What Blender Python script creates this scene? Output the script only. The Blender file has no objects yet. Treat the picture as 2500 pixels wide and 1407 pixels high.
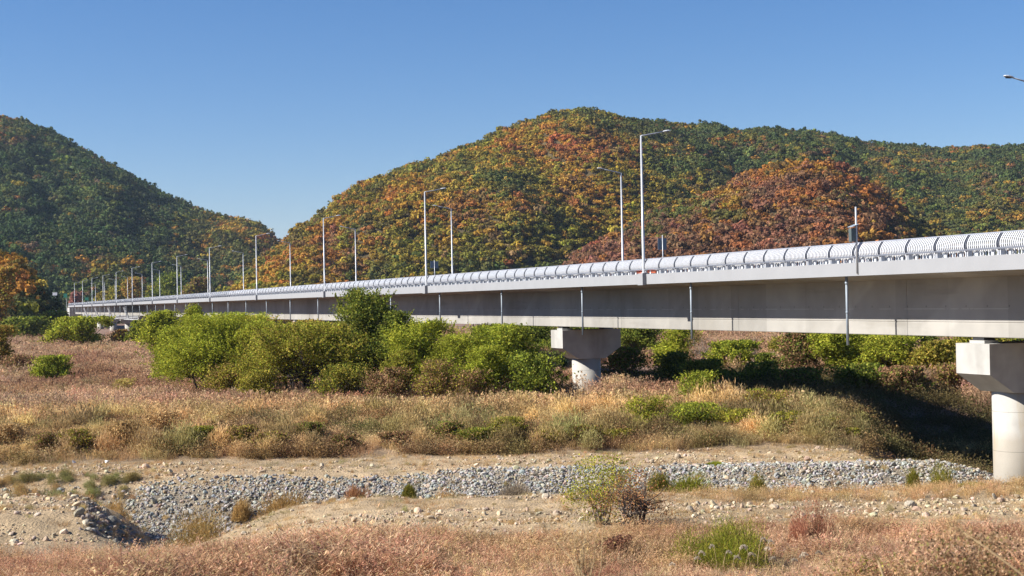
import bpy, math, random
import numpy as np
from mathutils import Vector, Matrix

random.seed(7)
rng = np.random.default_rng(7)
scene = bpy.context.scene
COL = scene.collection

# ------------------------------------------------------------------ camera
FOC = 3500.0                       # focal length in photo pixels (2500 wide)
CAM = Vector((0, 0, 10.0))
roll, pitch = 0.020, math.atan(30 / 3500)
F = Vector((0, math.cos(pitch), math.sin(pitch)))
R0 = Vector((1, 0, 0)); U0 = R0.cross(F)
R = R0 * math.cos(roll) - U0 * math.sin(roll)
U = U0 * math.cos(roll) + R0 * math.sin(roll)
cd = bpy.data.cameras.new('camera'); cam = bpy.data.objects.new('camera', cd); COL.objects.link(cam)
cam.matrix_world = Matrix(((R.x, U.x, -F.x, CAM.x), (R.y, U.y, -F.y, CAM.y), (R.z, U.z, -F.z, CAM.z), (0, 0, 0, 1)))
cd.sensor_width = 36; cd.lens = 36 * FOC / 2500
cd.clip_start = 0.5; cd.clip_end = 12000
cd.dof.use_dof = True; cd.dof.focus_distance = 95; cd.dof.aperture_fstop = 2.8
scene.camera = cam

def wx(px, y, z=1.0):
    """world x of a point seen in photo column px at distance y, height z"""
    d0 = F * FOC + R * (px - 1250)
    # solve along image column: d = d0 + U*k  with z given
    k = ((z - CAM.z) / y * d0.y - d0.z) / (U.z - (z - CAM.z) / y * U.y)
    d = d0 + U * k
    return d.x / d.y * y
def hz(px, py, y):
    """world z of the point seen at pixel px,py at distance y"""
    d = F * FOC + R * (px - 1250) + U * (703.5 - py)
    return CAM.z + d.z / d.y * y

# ------------------------------------------------------------------ numpy noise
def _hash(ix, iy, s):
    h = (ix * 374761393 + iy * 668265263 + s * 1442695041) & 0xffffffff
    h = ((h ^ (h >> 13)) * 1274126177) & 0xffffffff
    return ((h ^ (h >> 16)) & 0xffff) / 65535.0
def vnoise(x, y, s=0):
    x = np.asarray(x, float); y = np.asarray(y, float)
    ix = np.floor(x).astype(np.int64); iy = np.floor(y).astype(np.int64)
    fx = x - ix; fy = y - iy; fx = fx * fx * (3 - 2 * fx); fy = fy * fy * (3 - 2 * fy)
    a = _hash(ix, iy, s); b = _hash(ix + 1, iy, s); c = _hash(ix, iy + 1, s); d = _hash(ix + 1, iy + 1, s)
    return (a * (1 - fx) + b * fx) * (1 - fy) + (c * (1 - fx) + d * fx) * fy
def fbm(x, y, s=0, o=4):
    t = 0; a = .5; n = 0
    for i in range(o):
        t = t + a * vnoise(x * 2 ** i, y * 2 ** i, s + i * 17); n += a; a *= .5
    return t / n
def sstep(a, b, x):
    t = np.clip((np.asarray(x, float) - a) / (b - a), 0, 1); return t * t * (3 - 2 * t)

# ------------------------------------------------------------------ materials
MATS = {}
def nodes(m):
    m.use_nodes = True; nt = m.node_tree; nt.nodes.clear(); return nt
def mk(nt, t, **kw):
    n = nt.nodes.new(t)
    for k, v in kw.items():
        if k.startswith('in_'):
            key = k[3:]; n.inputs[int(key) if key.isdigit() else key].default_value = v
        else: setattr(n, k, v)
    return n
def leafmat(name, col=None, instancer=False, trans=.35, var=.35, scale=.6):
    """foliage: colour from attribute 'col' (per instance or per leaf) with slight variation"""
    m = bpy.data.materials.new(name); nt = nodes(m); L = nt.links.new
    out = mk(nt, 'ShaderNodeOutputMaterial')
    if col is None:
        at = mk(nt, 'ShaderNodeAttribute', attribute_name='col', attribute_type='INSTANCER' if instancer else 'GEOMETRY')
        base = at.outputs['Color']
    else:
        rgb = mk(nt, 'ShaderNodeRGB'); rgb.outputs[0].default_value = (*col, 1); base = rgb.outputs[0]
    geo = mk(nt, 'ShaderNodeNewGeometry')
    ns = mk(nt, 'ShaderNodeTexNoise', in_Scale=scale, in_Detail=3.0)
    L(geo.outputs['Position'], ns.inputs['Vector'])
    mr = mk(nt, 'ShaderNodeMapRange', in_1=.3, in_2=.7, in_3=1 - var, in_4=1 + var)
    L(ns.outputs['Fac'], mr.inputs[0])
    mr2 = mk(nt, 'ShaderNodeMapRange', in_1=0, in_2=1, in_3=.72, in_4=1.28)
    L(geo.outputs['Random Per Island'], mr2.inputs[0])
    mu = mk(nt, 'ShaderNodeMath', operation='MULTIPLY'); L(mr.outputs[0], mu.inputs[0]); L(mr2.outputs[0], mu.inputs[1])
    vm = mk(nt, 'ShaderNodeVectorMath', operation='SCALE'); L(base, vm.inputs[0]); L(mu.outputs[0], vm.inputs['Scale'])
    d = mk(nt, 'ShaderNodeBsdfDiffuse'); t = mk(nt, 'ShaderNodeBsdfTranslucent')
    L(vm.outputs[0], d.inputs[0]); L(vm.outputs[0], t.inputs[0])
    mx = mk(nt, 'ShaderNodeMixShader', in_0=trans); L(d.outputs[0], mx.inputs[1]); L(t.outputs[0], mx.inputs[2])
    L(mx.outputs[0], out.inputs[0]); return m
def plain(name, col, rough=.6, metal=0, nscale=3, var=.12, bump=0., streak=None):
    m = bpy.data.materials.new(name); nt = nodes(m); L = nt.links.new
    out = mk(nt, 'ShaderNodeOutputMaterial'); b = mk(nt, 'ShaderNodeBsdfPrincipled')
    b.inputs['Roughness'].default_value = rough; b.inputs['Metallic'].default_value = metal
    geo = mk(nt, 'ShaderNodeNewGeometry'); ns = mk(nt, 'ShaderNodeTexNoise', in_Scale=nscale, in_Detail=6.0)
    L(geo.outputs['Position'], ns.inputs['Vector'])
    mr = mk(nt, 'ShaderNodeMapRange', in_1=.3, in_2=.7, in_3=1 - var, in_4=1 + var); L(ns.outputs['Fac'], mr.inputs[0])
    last = mr.outputs[0]
    vm = mk(nt, 'ShaderNodeVectorMath', operation='SCALE'); vm.inputs[0].default_value = col
    L(last, vm.inputs['Scale']); cur = vm.outputs[0]
    if streak:
        for (sc, lo, hi, amt, c2) in streak:
            mp = mk(nt, 'ShaderNodeMapping'); mp.inputs['Scale'].default_value = sc
            L(geo.outputs['Position'], mp.inputs['Vector'])
            n2 = mk(nt, 'ShaderNodeTexNoise', in_Scale=1.0, in_Detail=5.0); L(mp.outputs[0], n2.inputs['Vector'])
            m2 = mk(nt, 'ShaderNodeMapRange', in_1=lo, in_2=hi, in_3=0, in_4=amt); L(n2.outputs['Fac'], m2.inputs[0])
            mix = mk(nt, 'ShaderNodeMix', data_type='RGBA'); L(m2.outputs[0], mix.inputs[0]); L(cur, mix.inputs[6]); mix.inputs[7].default_value = (*c2, 1)
            cur = mix.outputs[2]
    L(cur, b.inputs['Base Color'])
    if bump:
        bp = mk(nt, 'ShaderNodeBump', in_Strength=bump, in_Distance=.05); L(ns.outputs['Fac'], bp.inputs['Height']); L(bp.outputs[0], b.inputs['Normal'])
    L(b.outputs[0], out.inputs[0]); return m

M_conc = plain('weathered_concrete', (.37, .36, .335), .85, nscale=1.3, var=.10, bump=.15,
               streak=[((.5, .5, .12), .52, .70, .45, (.16, .14, .115)), ((.9, .9, .5), .60, .75, .35, (.32, .31, .29))])
M_gird = plain('girder_concrete', (.29, .275, .25), .85, nscale=.9, var=.08, bump=.1,
               streak=[((.14, .14, .10), .50, .66, .55, (.18, .165, .14)), ((.35, .35, .08), .56, .68, .5, (.34, .32, .29)), ((.12, .12, .9), .6, .72, .35, (.14, .125, .10))])
def detail(m, kind):
    nt = m.node_tree; L = nt.links.new; b = [n for n in nt.nodes if n.type == 'BSDF_PRINCIPLED'][0]; src = b.inputs['Base Color'].links[0].from_socket
    geo = mk(nt, 'ShaderNodeNewGeometry'); sp_ = mk(nt, 'ShaderNodeSeparateXYZ'); L(geo.outputs['Position'], sp_.inputs[0])
    def M(op, a, b_=None):
        n = mk(nt, 'ShaderNodeMath', operation=op)
        for i, v in enumerate((a, b_)):
            if v is None: continue
            if hasattr(v, 'links'): L(v, n.inputs[i])
            else: n.inputs[i].default_value = v
        return n.outputs[0]
    if kind == 'girder':
        th = math.atan(1333 / FOC)
        s_ = M('ADD', M('MULTIPLY', sp_.outputs[0], -math.sin(th)), M('MULTIPLY', sp_.outputs[1], math.cos(th)))
        pan = mk(nt, 'ShaderNodeTexWhiteNoise', noise_dimensions='1D'); L(M('FLOOR', M('DIVIDE', M('ADD', s_, 2.1), 4.75)), pan.inputs['W'])
        f = M('ADD', M('MULTIPLY', pan.outputs['Value'], .22), .88)
        # broken pale line and bolt holes along the web
        nz = mk(nt, 'ShaderNodeTexNoise', in_Scale=.8, in_Detail=4.0); L(geo.outputs['Position'], nz.inputs['Vector'])
        ln = M('MULTIPLY', M('LESS_THAN', M('ABSOLUTE', M('SUBTRACT', sp_.outputs[2], 9.06)), .022), M('GREATER_THAN', nz.outputs['Fac'], .48))
        f = M('ADD', f, M('MULTIPLY', ln, .35))
        hol = M('MULTIPLY', M('LESS_THAN', M('ABSOLUTE', M('SUBTRACT', sp_.outputs[2], 9.2)), .05), M('LESS_THAN', M('FRACT', M('DIVIDE', s_, 1.7)), .05))
        f = M('SUBTRACT', f, M('MULTIPLY', hol, .4))
        # slanting pale wash marks from pours
        d_ = M('ADD', M('MULTIPLY', s_, .11), M('MULTIPLY', sp_.outputs[2], .16)); n3 = mk(nt, 'ShaderNodeTexNoise', noise_dimensions='1D', in_Scale=1.6, in_Detail=3.0); L(d_, n3.inputs['W'])
        mr = mk(nt, 'ShaderNodeMapRange', in_1=.60, in_2=.72, in_3=0, in_4=.13); L(n3.outputs['Fac'], mr.inputs[0]); f = M('ADD', f, mr.outputs[0])
    else:
        z4 = M('FRACT', M('DIVIDE', M('ADD', sp_.outputs[2], .65), 2.1)); f = M('SUBTRACT', 1.0, M('MULTIPLY', M('LESS_THAN', z4, .012), .45))
        # waterline stain
        nz = mk(nt, 'ShaderNodeTexNoise', in_Scale=1.5, in_Detail=4.0); L(geo.outputs['Position'], nz.inputs['Vector'])
        zz = M('ADD', sp_.outputs[2], M('MULTIPLY', nz.outputs['Fac'], .5)); mr = mk(nt, 'ShaderNodeMapRange', in_1=2.9, in_2=2.3, in_3=0, in_4=.45); L(zz, mr.inputs[0])
        mx = mk(nt, 'ShaderNodeMix', data_type='RGBA'); L(mr.outputs[0], mx.inputs[0]); L(src, mx.inputs[6]); mx.inputs[7].default_value = (.27, .215, .14, 1); src = mx.outputs[2]
    vm = mk(nt, 'ShaderNodeVectorMath', operation='SCALE'); L(src, vm.inputs[0]); L(f, vm.inputs['Scale']); L(vm.outputs[0], b.inputs['Base Color'])
detail(M_gird, 'girder')
M_fasc = plain('painted_fascia_concrete', (.255, .258, .268), .8, nscale=.7, var=.04,
               streak=[((.4, .4, .1), .60, .78, .2, (.18, .165, .15))])
M_white = plain('white_painted_steel', (.58, .59, .61), .4, var=.05)
M_grey = plain('grey_painted_steel', (.13, .14, .17), .5, var=.06)
M_pole = plain('galvanised_pole', (.42, .43, .45), .45, metal=.25, var=.06)
M_pipe = plain('grey_drain_pipe', (.24, .28, .32), .5, var=.05)
M_dark = plain('black_rubber', (.02, .02, .022), .7, var=.1)
M_sign = plain('sign_back_metal', (.16, .20, .25), .5, metal=.3, var=.05)
M_green = plain('green_sign_face', (.01, .16, .10), .5, var=.05)
M_asph = plain('asphalt', (.05, .05, .05), .9, nscale=8, var=.2)
M_orange = plain('orange_plastic', (.65, .16, .08), .6, var=.1)
M_bark = plain('bark', (.075, .055, .045), .95, nscale=6, var=.4, bump=.6)
M_barkp = plain('pale_bark', (.24, .20, .16), .95, nscale=6, var=.3, bump=.4)
M_leaf = leafmat('leaf_attribute')
M_inst = leafmat('forest_leaf', instancer=True, trans=.22, var=.3, scale=.12)
M_grassI = leafmat('dry_blade', instancer=True, trans=.3, var=.25, scale=.25)
def rockmat():
    m = bpy.data.materials.new('rock'); nt = nodes(m); L = nt.links.new
    out = mk(nt, 'ShaderNodeOutputMaterial'); b = mk(nt, 'ShaderNodeBsdfPrincipled'); b.inputs['Roughness'].default_value = .9
    at = mk(nt, 'ShaderNodeAttribute', attribute_name='col', attribute_type='INSTANCER')
    geo = mk(nt, 'ShaderNodeNewGeometry'); ns = mk(nt, 'ShaderNodeTexNoise', in_Scale=7.0, in_Detail=4.0); L(geo.outputs['Position'], ns.inputs['Vector'])
    mr = mk(nt, 'ShaderNodeMapRange', in_1=.3, in_2=.7, in_3=.75, in_4=1.25); L(ns.outputs['Fac'], mr.inputs[0])
    vm = mk(nt, 'ShaderNodeVectorMath', operation='SCALE'); L(at.outputs['Color'], vm.inputs[0]); L(mr.outputs[0], vm.inputs['Scale'])
    L(vm.outputs[0], b.inputs['Base Color']); L(b.outputs[0], out.inputs[0]); return m
M_rock = rockmat()
def groundmat():
    m = bpy.data.materials.new('soil_and_gravel'); nt = nodes(m); L = nt.links.new
    out = mk(nt, 'ShaderNodeOutputMaterial'); b = mk(nt, 'ShaderNodeBsdfPrincipled'); b.inputs['Roughness'].default_value = .95
    at = mk(nt, 'ShaderNodeAttribute', attribute_name='col', attribute_type='GEOMETRY')
    geo = mk(nt, 'ShaderNodeNewGeometry')
    n1 = mk(nt, 'ShaderNodeTexNoise', in_Scale=.9, in_Detail=8.0); n1.inputs['Roughness'].default_value = .65
    n2 = mk(nt, 'ShaderNodeTexNoise', in_Scale=9.0, in_Detail=5.0)
    L(geo.outputs['Position'], n1.inputs['Vector']); L(geo.outputs['Position'], n2.inputs['Vector'])
    a = mk(nt, 'ShaderNodeMapRange', in_1=.35, in_2=.65, in_3=.72, in_4=1.25); L(n1.outputs['Fac'], a.inputs[0])
    c = mk(nt, 'ShaderNodeMapRange', in_1=.3, in_2=.7, in_3=.75, in_4=1.25); L(n2.outputs['Fac'], c.inputs[0])
    mu = mk(nt, 'ShaderNodeMath', operation='MULTIPLY'); L(a.outputs[0], mu.inputs[0]); L(c.outputs[0], mu.inputs[1])
    vm = mk(nt, 'ShaderNodeVectorMath', operation='SCALE'); L(at.outputs['Color'], vm.inputs[0]); L(mu.outputs[0], vm.inputs['Scale'])
    L(vm.outputs[0], b.inputs['Base Color'])
    bp = mk(nt, 'ShaderNodeBump', in_Strength=.8, in_Distance=.12); L(n2.outputs['Fac'], bp.inputs['Height']); L(bp.outputs[0], b.inputs['Normal'])
    L(b.outputs[0], out.inputs[0]); return m
M_ground = groundmat()

# ------------------------------------------------------------------ mesh helpers
class MB:
    def __init__(s): s.v = []; s.f = []; s.c = []
    def add(s, vs, fs):
        o = len(s.v); s.v += [tuple(v) for v in vs]; s.f += [tuple(i + o for i in f) for f in fs]
    def box(s, o, ax, ay, az, lo, hi):
        """box in a local frame: origin o, axes ax ay az"""
        P = []
        for k in range(8):
            a = (hi if k & 1 else lo)[0]; b = (hi if k & 2 else lo)[1]; c = (hi if k & 4 else lo)[2]
            P.append(o + ax * a + ay * b + az * c)
        fs = [(0, 2, 3, 1), (4, 5, 7, 6), (0, 1, 5, 4), (2, 6, 7, 3), (0, 4, 6, 2), (1, 3, 7, 5)]
        if ax.cross(ay).dot(az) < 0: fs = [f[::-1] for f in fs]
        s.add(P, fs)
    def tube(s, pts, rad, n=8, cap=True):
        pts = [Vector(p) for p in pts]; m = len(pts); base = len(s.v)
        for i, p in enumerate(pts):
            d = (pts[min(i + 1, m - 1)] - pts[max(i - 1, 0)]).normalized()
            a = d.cross(Vector((0, 0, 1)));
            if a.length < .05: a = d.cross(Vector((1, 0, 0)))
            a.normalize(); b = d.cross(a)
            r = rad[i] if hasattr(rad, '__len__') else rad
            for k in range(n):
                t = 2 * math.pi * k / n; s.v.append(tuple(p + a * (r * math.cos(t)) + b * (r * math.sin(t))))
        for i in range(m - 1):
            for k in range(n):
                k2 = (k + 1) % n
                s.f.append((base + i * n + k, base + (i + 1) * n + k, base + (i + 1) * n + k2, base + i * n + k2))
        if cap:
            s.f.append(tuple(base + k for k in range(n))); s.f.append(tuple(base + (m - 1) * n + k for k in range(n))[::-1])
    def mesh(s, name, mat, smooth=False):
        me = bpy.data.meshes.new(name); me.from_pydata(s.v, [], s.f); me.materials.append(mat)
        if smooth: me.shade_smooth()
        me.update(); return me
def link(name, me, parent=None):
    o = bpy.data.objects.new(name, me); COL.objects.link(o)
    if parent is not None: o.parent = parent
    return o
def tag(o, label=None, cat=None, group=None, kind=None):
    for k, v in (('label', label), ('category', cat), ('group', group), ('kind', kind)):
        if v: o[k] = v
    return o
def empty(name, loc, rz=0):
    o = bpy.data.objects.new(name, None); COL.objects.link(o); o.location = loc; o.rotation_euler = (0, 0, rz); o.empty_display_size = .3
    return o

def np_mesh(name, V, Q, mat, cols=None, smooth=False):
    """V (n,3), Q (m,4) quads -> mesh quickly; cols per face or per vertex"""
    me = bpy.data.meshes.new(name); k = Q.shape[1]
    me.vertices.add(len(V)); me.vertices.foreach_set('co', V.astype(np.float32).ravel())
    me.loops.add(Q.size); me.loops.foreach_set('vertex_index', Q.astype(np.int32).ravel())
    me.polygons.add(len(Q)); me.polygons.foreach_set('loop_start', np.arange(0, Q.size, k, dtype=np.int32))
    me.update(calc_edges=True)
    if cols is not None:
        dom = 'FACE' if len(cols) == len(Q) and len(cols) != len(V) else 'POINT'
        a = me.attributes.new('col', 'FLOAT_COLOR', dom)
        a.data.foreach_set('color', np.c_[cols, np.ones(len(cols))].astype(np.float32).ravel())
    me.materials.append(mat)
    if smooth: me.shade_smooth()
    me.validate(); return me

# ------------------------------------------------------------------ ground heights
GY = np.array([-300, -2, 3, 8, 14, 25, 36, 46, 55, 62, 68, 70.3, 72.6, 75, 79.2, 80, 87, 91, 97, 104, 300, 9000])
GZ = np.array([8.3, 8.3, 8.2, 7.3, 6.3, 4.0, 2.2, 1.4, .85, .6, .55, .45, -1.0, -1.1, .55, .62, .75, 1.35, 1.85, 1.55, 1.4, 1.2])
def G(x, y):
    x = np.asarray(x, float); y = np.asarray(y, float)
    wob = (fbm(x / 14, y * 0 + 3.1, 5) - .5) * 2.2 + (fbm(x / 3.5, y / 9, 9) - .5) * .9
    near = sstep(20, 60, y) * (1 - sstep(110, 160, y))
    z = np.interp(y + wob * near, GY, GZ)
    # the channel is deeper and the near bank breached on the left
    cx = -14.6 - (y - 62) * .30
    inband = sstep(50, 60, y) * (1 - sstep(71, 75, y))
    gap = np.exp(-((x - cx) / np.where(x < cx, 1.9, 4.4)) ** 2)
    z = z - 2.35 * gap * inband
    z = z - .8 * sstep(-6, -14, x) * sstep(70, 73, y) * (1 - sstep(74.5, 79, y))
    # left berm slightly raised
    z = z + .85 * sstep(cx - 2.4, cx - 4.4, x) * sstep(56, 60, y) * (1 - sstep(66, 68.5, y))
    # the bench falls away towards the near pier
    z = z - 1.0 * sstep(23, 28, x) * sstep(70, 76, y) * (1 - sstep(82, 90, y)) - 3.3 * sstep(18.5, 25, x - (y - 82) * .22) * sstep(80, 86, y) * (1 - sstep(106, 122, y))
    z = z + .5 * sstep(2, -18, x) * sstep(88, 100, y) * (1 - sstep(130, 180, y)) * 0
    amp = .10 + .25 * sstep(84, 92, y)
    z = z + (fbm(x / 2.2, y / 2.2, 31) - .5) * amp * 2 * sstep(10, 30, y)
    z = z + (fbm(x / .8, y / .6, 77) - .5) * .22 * near * (1 - sstep(84, 90, y))
    return z
g1 = lambda x, y: float(G(np.array([x]), np.array([y]))[0])

def axis(segs):
    out = []
    for a, b, st in segs: out += list(np.arange(a, b, st))
    out.append(segs[-1][1]); return np.array(out)
XS = axis([(-6000, -1000, 500), (-1000, -200, 60), (-200, -60, 6), (-60, -34, .8), (-34, 34, .28), (34, 60, .8), (60, 200, 6), (200, 1000, 60), (1000, 6000, 500)])
YS = axis([(-400, -20, 40), (-20, 34, 1.5), (34, 54, .5), (54, 100, .26), (100, 160, 1.5), (160, 400, 8), (400, 1000, 50), (1000, 9000, 800)])
X, Y = np.meshgrid(XS, YS); Z = G(X, Y)
nx, ny = len(XS), len(YS)
V = np.c_[X.ravel(), Y.ravel(), Z.ravel()]
I = (np.arange(ny - 1)[:, None] * nx + np.arange(nx - 1)[None, :]).ravel()
Q = np.c_[I, I + 1, I + nx + 1, I + nx]
def mixc(c1, c2, t): return np.asarray(c1) * (1 - t[:, None]) + np.asarray(c2) * t[:, None]
x_, y_ = V[:, 0], V[:, 1]
soil = mixc((.31, .215, .115), (.40, .295, .175), fbm(x_ / 5, y_ / 2, 3))
soil = mixc(soil, (.22, .16, .09), sstep(.5, .7, fbm(x_ / 6, y_ / 3, 44)) * .5)
slope = sstep(73.5, 75, y_) * (1 - sstep(78.6, 80, y_ + .9 * sstep(2, -10, x_)))
soil = mixc(soil, (.19, .16, .12), slope * .85)
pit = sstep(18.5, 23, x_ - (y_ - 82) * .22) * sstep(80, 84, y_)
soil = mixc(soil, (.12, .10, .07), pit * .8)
soil = mixc(soil, (.15, .095, .055), sstep(84, 90, y_))
soil = mixc(soil, (.20, .12, .085), sstep(100, 125, y_))
soil = mixc(soil, (.17, .105, .065), 1 - sstep(48, 57, y_))
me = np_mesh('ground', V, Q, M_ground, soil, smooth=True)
tag(link('ground', me), kind='structure')

# ------------------------------------------------------------------ bridge
TH = math.atan(1333 / FOC); cT, sT = math.cos(TH), math.sin(TH)
B = Vector((-sT, cT, 0)); T = Vector((cT, sT, 0)); K = Vector((0, 0, 1))
def SP(s, t, z): return B * s + T * t + K * z
TF, TFAR = 46.45, 58.55            # near and far fascia
TG0, TG1 = 49.9, 54.9              # box girder webs
Z_RAIL, Z_FT, Z_FB, Z_ROOT, Z_GB = 12.85, 11.72, 10.98, 10.72, 7.56
S0, S1 = 2.0, 732.0
bridge = tag(empty('bridge', SP(62, 52.4, 0)), 'long pale concrete road bridge on round single-column piers with curved white railings', 'bridge')
bl = Vector(bridge.location)
def bpart(name, mb, mat, smooth=False, parent=None):
    """geometry given in world space, stored relative to the bridge empty"""
    mb.v = [tuple(Vector(v) - bl) for v in mb.v]
    return link(name, mb.mesh(name, mat, smooth), parent or bridge)
def prism(mb, prof, s0, s1, steps=1):
    """profile of (t,z) swept along the bridge"""
    n = len(prof)
    for i in range(steps):
        a = s0 + (s1 - s0) * i / steps; b = s0 + (s1 - s0) * (i + 1) / steps
        P = [SP(a, t, z) for t, z in prof] + [SP(b, t, z) for t, z in prof]
        fs = [(k, (k + 1) % n, n + (k + 1) % n, n + k) for k in range(n)]
        mb.add(P, fs)
        if i == 0: mb.add(P[:n], [tuple(range(n))[::-1]])
        if i == steps - 1: mb.add(P[n:], [tuple(range(n))])
mb = MB()
prism(mb, [(TF + .32, Z_FB + .004), (TG0 + .05, Z_ROOT), (TG1 - .05, Z_ROOT), (TFAR - .32, Z_FB + .004), (TFAR - .32, 11.32), (TF + .32, 11.32)], S0, S1, 6)
bpart('deck_slab', mb, M_gird)
mb = MB()
prism(mb, [(TF, Z_FB), (TF + .32, Z_FB), (TF + .36, Z_FT), (TF, Z_FT)], S0, S1, 6)
bpart('fascia', mb, M_fasc)
mb = MB(); prism(mb, [(TFAR - .32, Z_FB), (TFAR, Z_FB), (TFAR, Z_FT), (TFAR - .36, Z_FT)], S0, S1, 6)
bpart('fascia', mb, M_fasc)
mb = MB(); prism(mb, [(TF + .38, 11.33), (TFAR - .38, 11.33), (TFAR - .38, 11.38), (TF + .38, 11.38)], S0, S1, 6)
bpart('roadway', mb, M_asph)
# girder cast in segments, with a shallow recess line under the lower flange and an open joint between segments
SEG = 19.0; sj = 68.1
# joints seen at photo columns 2172, 1777, 1498
a = sj - 6 * SEG
mb = MB(); k = 0
while a < S1:
    s_a, s_b = max(a, S0) + .012, min(a + SEG, S1) - .012
    if s_b > S0:
        prism(mb, [(TG0 + .02, Z_GB), (TG1 - .02, Z_GB), (TG1, Z_GB + .03), (TG1, Z_ROOT + .01), (TG0, Z_ROOT + .01), (TG0, 8.36), (TG0 + .03, 8.34), (TG0 + .03, 8.31), (TG0, 8.29), (TG0, Z_GB + .03)], s_a, s_b)
    a += SEG
bpart('box_girder', mb, M_gird)
mb = MB(); prism(mb, [(TG0 + .10, Z_GB + .08), (TG1 - .10, Z_GB + .08), (TG1 - .10, Z_ROOT - .1), (TG0 + .10, Z_ROOT - .1)], S0 + .1, S1 - .1)
bpart('girder_core', mb, M_grey)
# faint formwork lines and stains: small cable anchors on the web
# piers
def s_at(px, t, py=None):
    """distance along the bridge of the point on line t seen in photo column px"""
    diff = px + 83.0
    z = FOC * t / (cT * diff)
    return (z - t * sT) / cT
SPAN = 56.0; sp1 = s_at(2412, 49.6) + 1.35; NP = 13
sp2 = s_at(1371, 49.6) + 1.35
cap_prof = [(49.6, 7.23), (55.3, 7.23), (55.3, 5.62), (53.75, 4.62), (51.15, 4.62), (49.6, 5.62)]
piers = []
pier_s = [sp1 - SPAN, sp1] + [sp2 + SPAN * k for k in range(0, 12)]
cap0 = None
for i, s in enumerate(pier_s):
    if s < S0 + 3 or s > S1: continue
    base = SP(s, 52.45, 0) - bl
    p = bpy.data.objects.new('pier', None); COL.objects.link(p); p.parent = bridge; p.location = base; p.empty_display_size = .3
    if cap0 is None:
        o = Vector((0, 0, 0))
        mb = MB(); n = len(cap_prof)
        P = [B * -1.35 + T * (t - 52.45) + K * z for t, z in cap_prof] + [B * 1.35 + T * (t - 52.45) + K * z for t, z in cap_prof]
        mb.add(P, [(k, (k + 1) % n, n + (k + 1) % n, n + k) for k in range(n)] + [tuple(range(n))[::-1], tuple(range(n, 2 * n))])
        cap0 = mb.mesh('pier_cap', M_conc)
        mb = MB(); mb.tube([Vector((0, 0, -4)), Vector((0, 0, 4.62))], [1.30, 1.30], 40, cap=True)
        colm = plain('column_concrete', (.37, .355, .325), .85, nscale=1.1, var=.10, bump=.12, streak=[((1.4, 1.4, .25), .54, .66, .55, (.33, .25, .14)), ((.5, .5, .2), .52, .7, .3, (.25, .235, .21))])
        detail(colm, 'column'); col0 = mb.mesh('column', colm, True)
        mb = MB()
        mb.box(K * 7.23, B, T, K, (-.6, -.45, 0), (.6, .45, .16))
        pl0 = mb.mesh('bearing_plinth', M_conc)
        mb = MB()
        mb.box(K * 7.39, B, T, K, (-.45, -.36, 0), (.45, .36, .168))
        be0 = mb.mesh('bearing', M_dark)
        mb = MB(); mb.tube([Vector((0, 0, 2.0)), Vector((0, 0, 2.01)), Vector((0, 0, 2.02))], [1.302, 1.304, 1.302], 40, cap=False)
    for nm, m_ in (('pier_cap', cap0), ('column', col0)): link(nm, m_, p)
    for tt in (50.35, 54.5):
        for nm, m_ in (('bearing_plinth', pl0), ('bearing', be0)): link(nm, m_, p).location = T * (tt - 52.45)

# pole plinths on the fascia
near_s = [s_at(1572, TF) - 48.96] + [s_at(p_, TF) for p_ in (1572, 1041, 792.5, 627, 513, 433, 372, 323, 284)]
near_s += [near_s[-1] + 48.96 * k for k in range(1, 12) if near_s[-1] + 48.96 * k < S1 - 4]
far_s = [66.4] + [s_at(p_, 58.1) for p_ in (1522, 1105.5, 870, 710, 595, 508)]
far_s += [far_s[-1] + 48.96 * k for k in range(1, 12) if far_s[-1] + 48.96 * k < S1 - 4]
plm = None
for s in near_s:
    if plm is None:
        mb = MB(); mb.box(Vector(), B, T, K, (-.42, -.30, -.06), (.42, .0, .76)); mb.box(Vector(), B, T, K, (-.34, -.24, .76), (.34, .28, .80)); plm = mb.mesh('lamp_plinth', M_fasc)
    o = link('lamp_plinth', plm, bridge); o.location = SP(s, TF, Z_FB) - bl
# drain pipes
pp = s_at(2067, 46.95); mb = MB(); mb.tube([(0, 0, -3.92), (0, 0, .05)], .075, 10); mb.tube([(0, 0, -.45), (0, 0, -.30)], .10, 10); mb.tube([(0, 0, -2.1), (0, 0, -2.0)], .09, 10); pm = mb.mesh('drain_pipe', M_pipe, True)
for k in range(-2, 36):
    s = pp + 18.8 * k
    if S0 < s < S1:
        o = link('drain_pipe', pm, bridge); o.location = SP(s, 46.95, 10.98) - bl
# railing panels
PS = 2.41
def panel_mb(s0, side=1, tf=TF, dense=True, o=None):
    """one railing bay starting at the post at s0; side=+1 near edge (bulges to -t)"""
    mb = MB() if o is None else o
    def q(s, dt, z): return SP(s, tf + side * dt, z)
    zb, zt = Z_FT + .002, Z_RAIL
    # profile: the curved bars lean out from the foot and round back to the top rail
    def arc(u):      # u 0..1 from lower rail to the top rail
        ang = -0.55 + u * 2.05
        return (.30 - .30 * math.cos(ang) * 1.0, zb + .34 + .74 * u)
    # post: foot and two curved flat ribs
    d = side
    mb.box(SP(s0, tf, 0), B, T * d, K, (-.05, .10, zb), (.05, .34, zb + .42))
    for off in (-.085, .045):
        prev = None
        for i in range(8):
            dt, z = arc(i / 7)
            cur = [q(s0 + off, dt - .035, z), q(s0 + off + .04, dt - .035, z), q(s0 + off + .04, dt + .09, z), q(s0 + off, dt + .09, z)]
            if prev:
                mb.add(prev + cur, [(0, 1, 5, 4), (1, 2, 6, 5), (2, 3, 7, 6), (3, 0, 4, 7)])
            prev = cur
    # lower rail
    mb.box(SP(s0, tf, 0), B, T * d, K, (0, .01, zb + .29), (PS, .12, zb + .37))
    return mb
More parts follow.
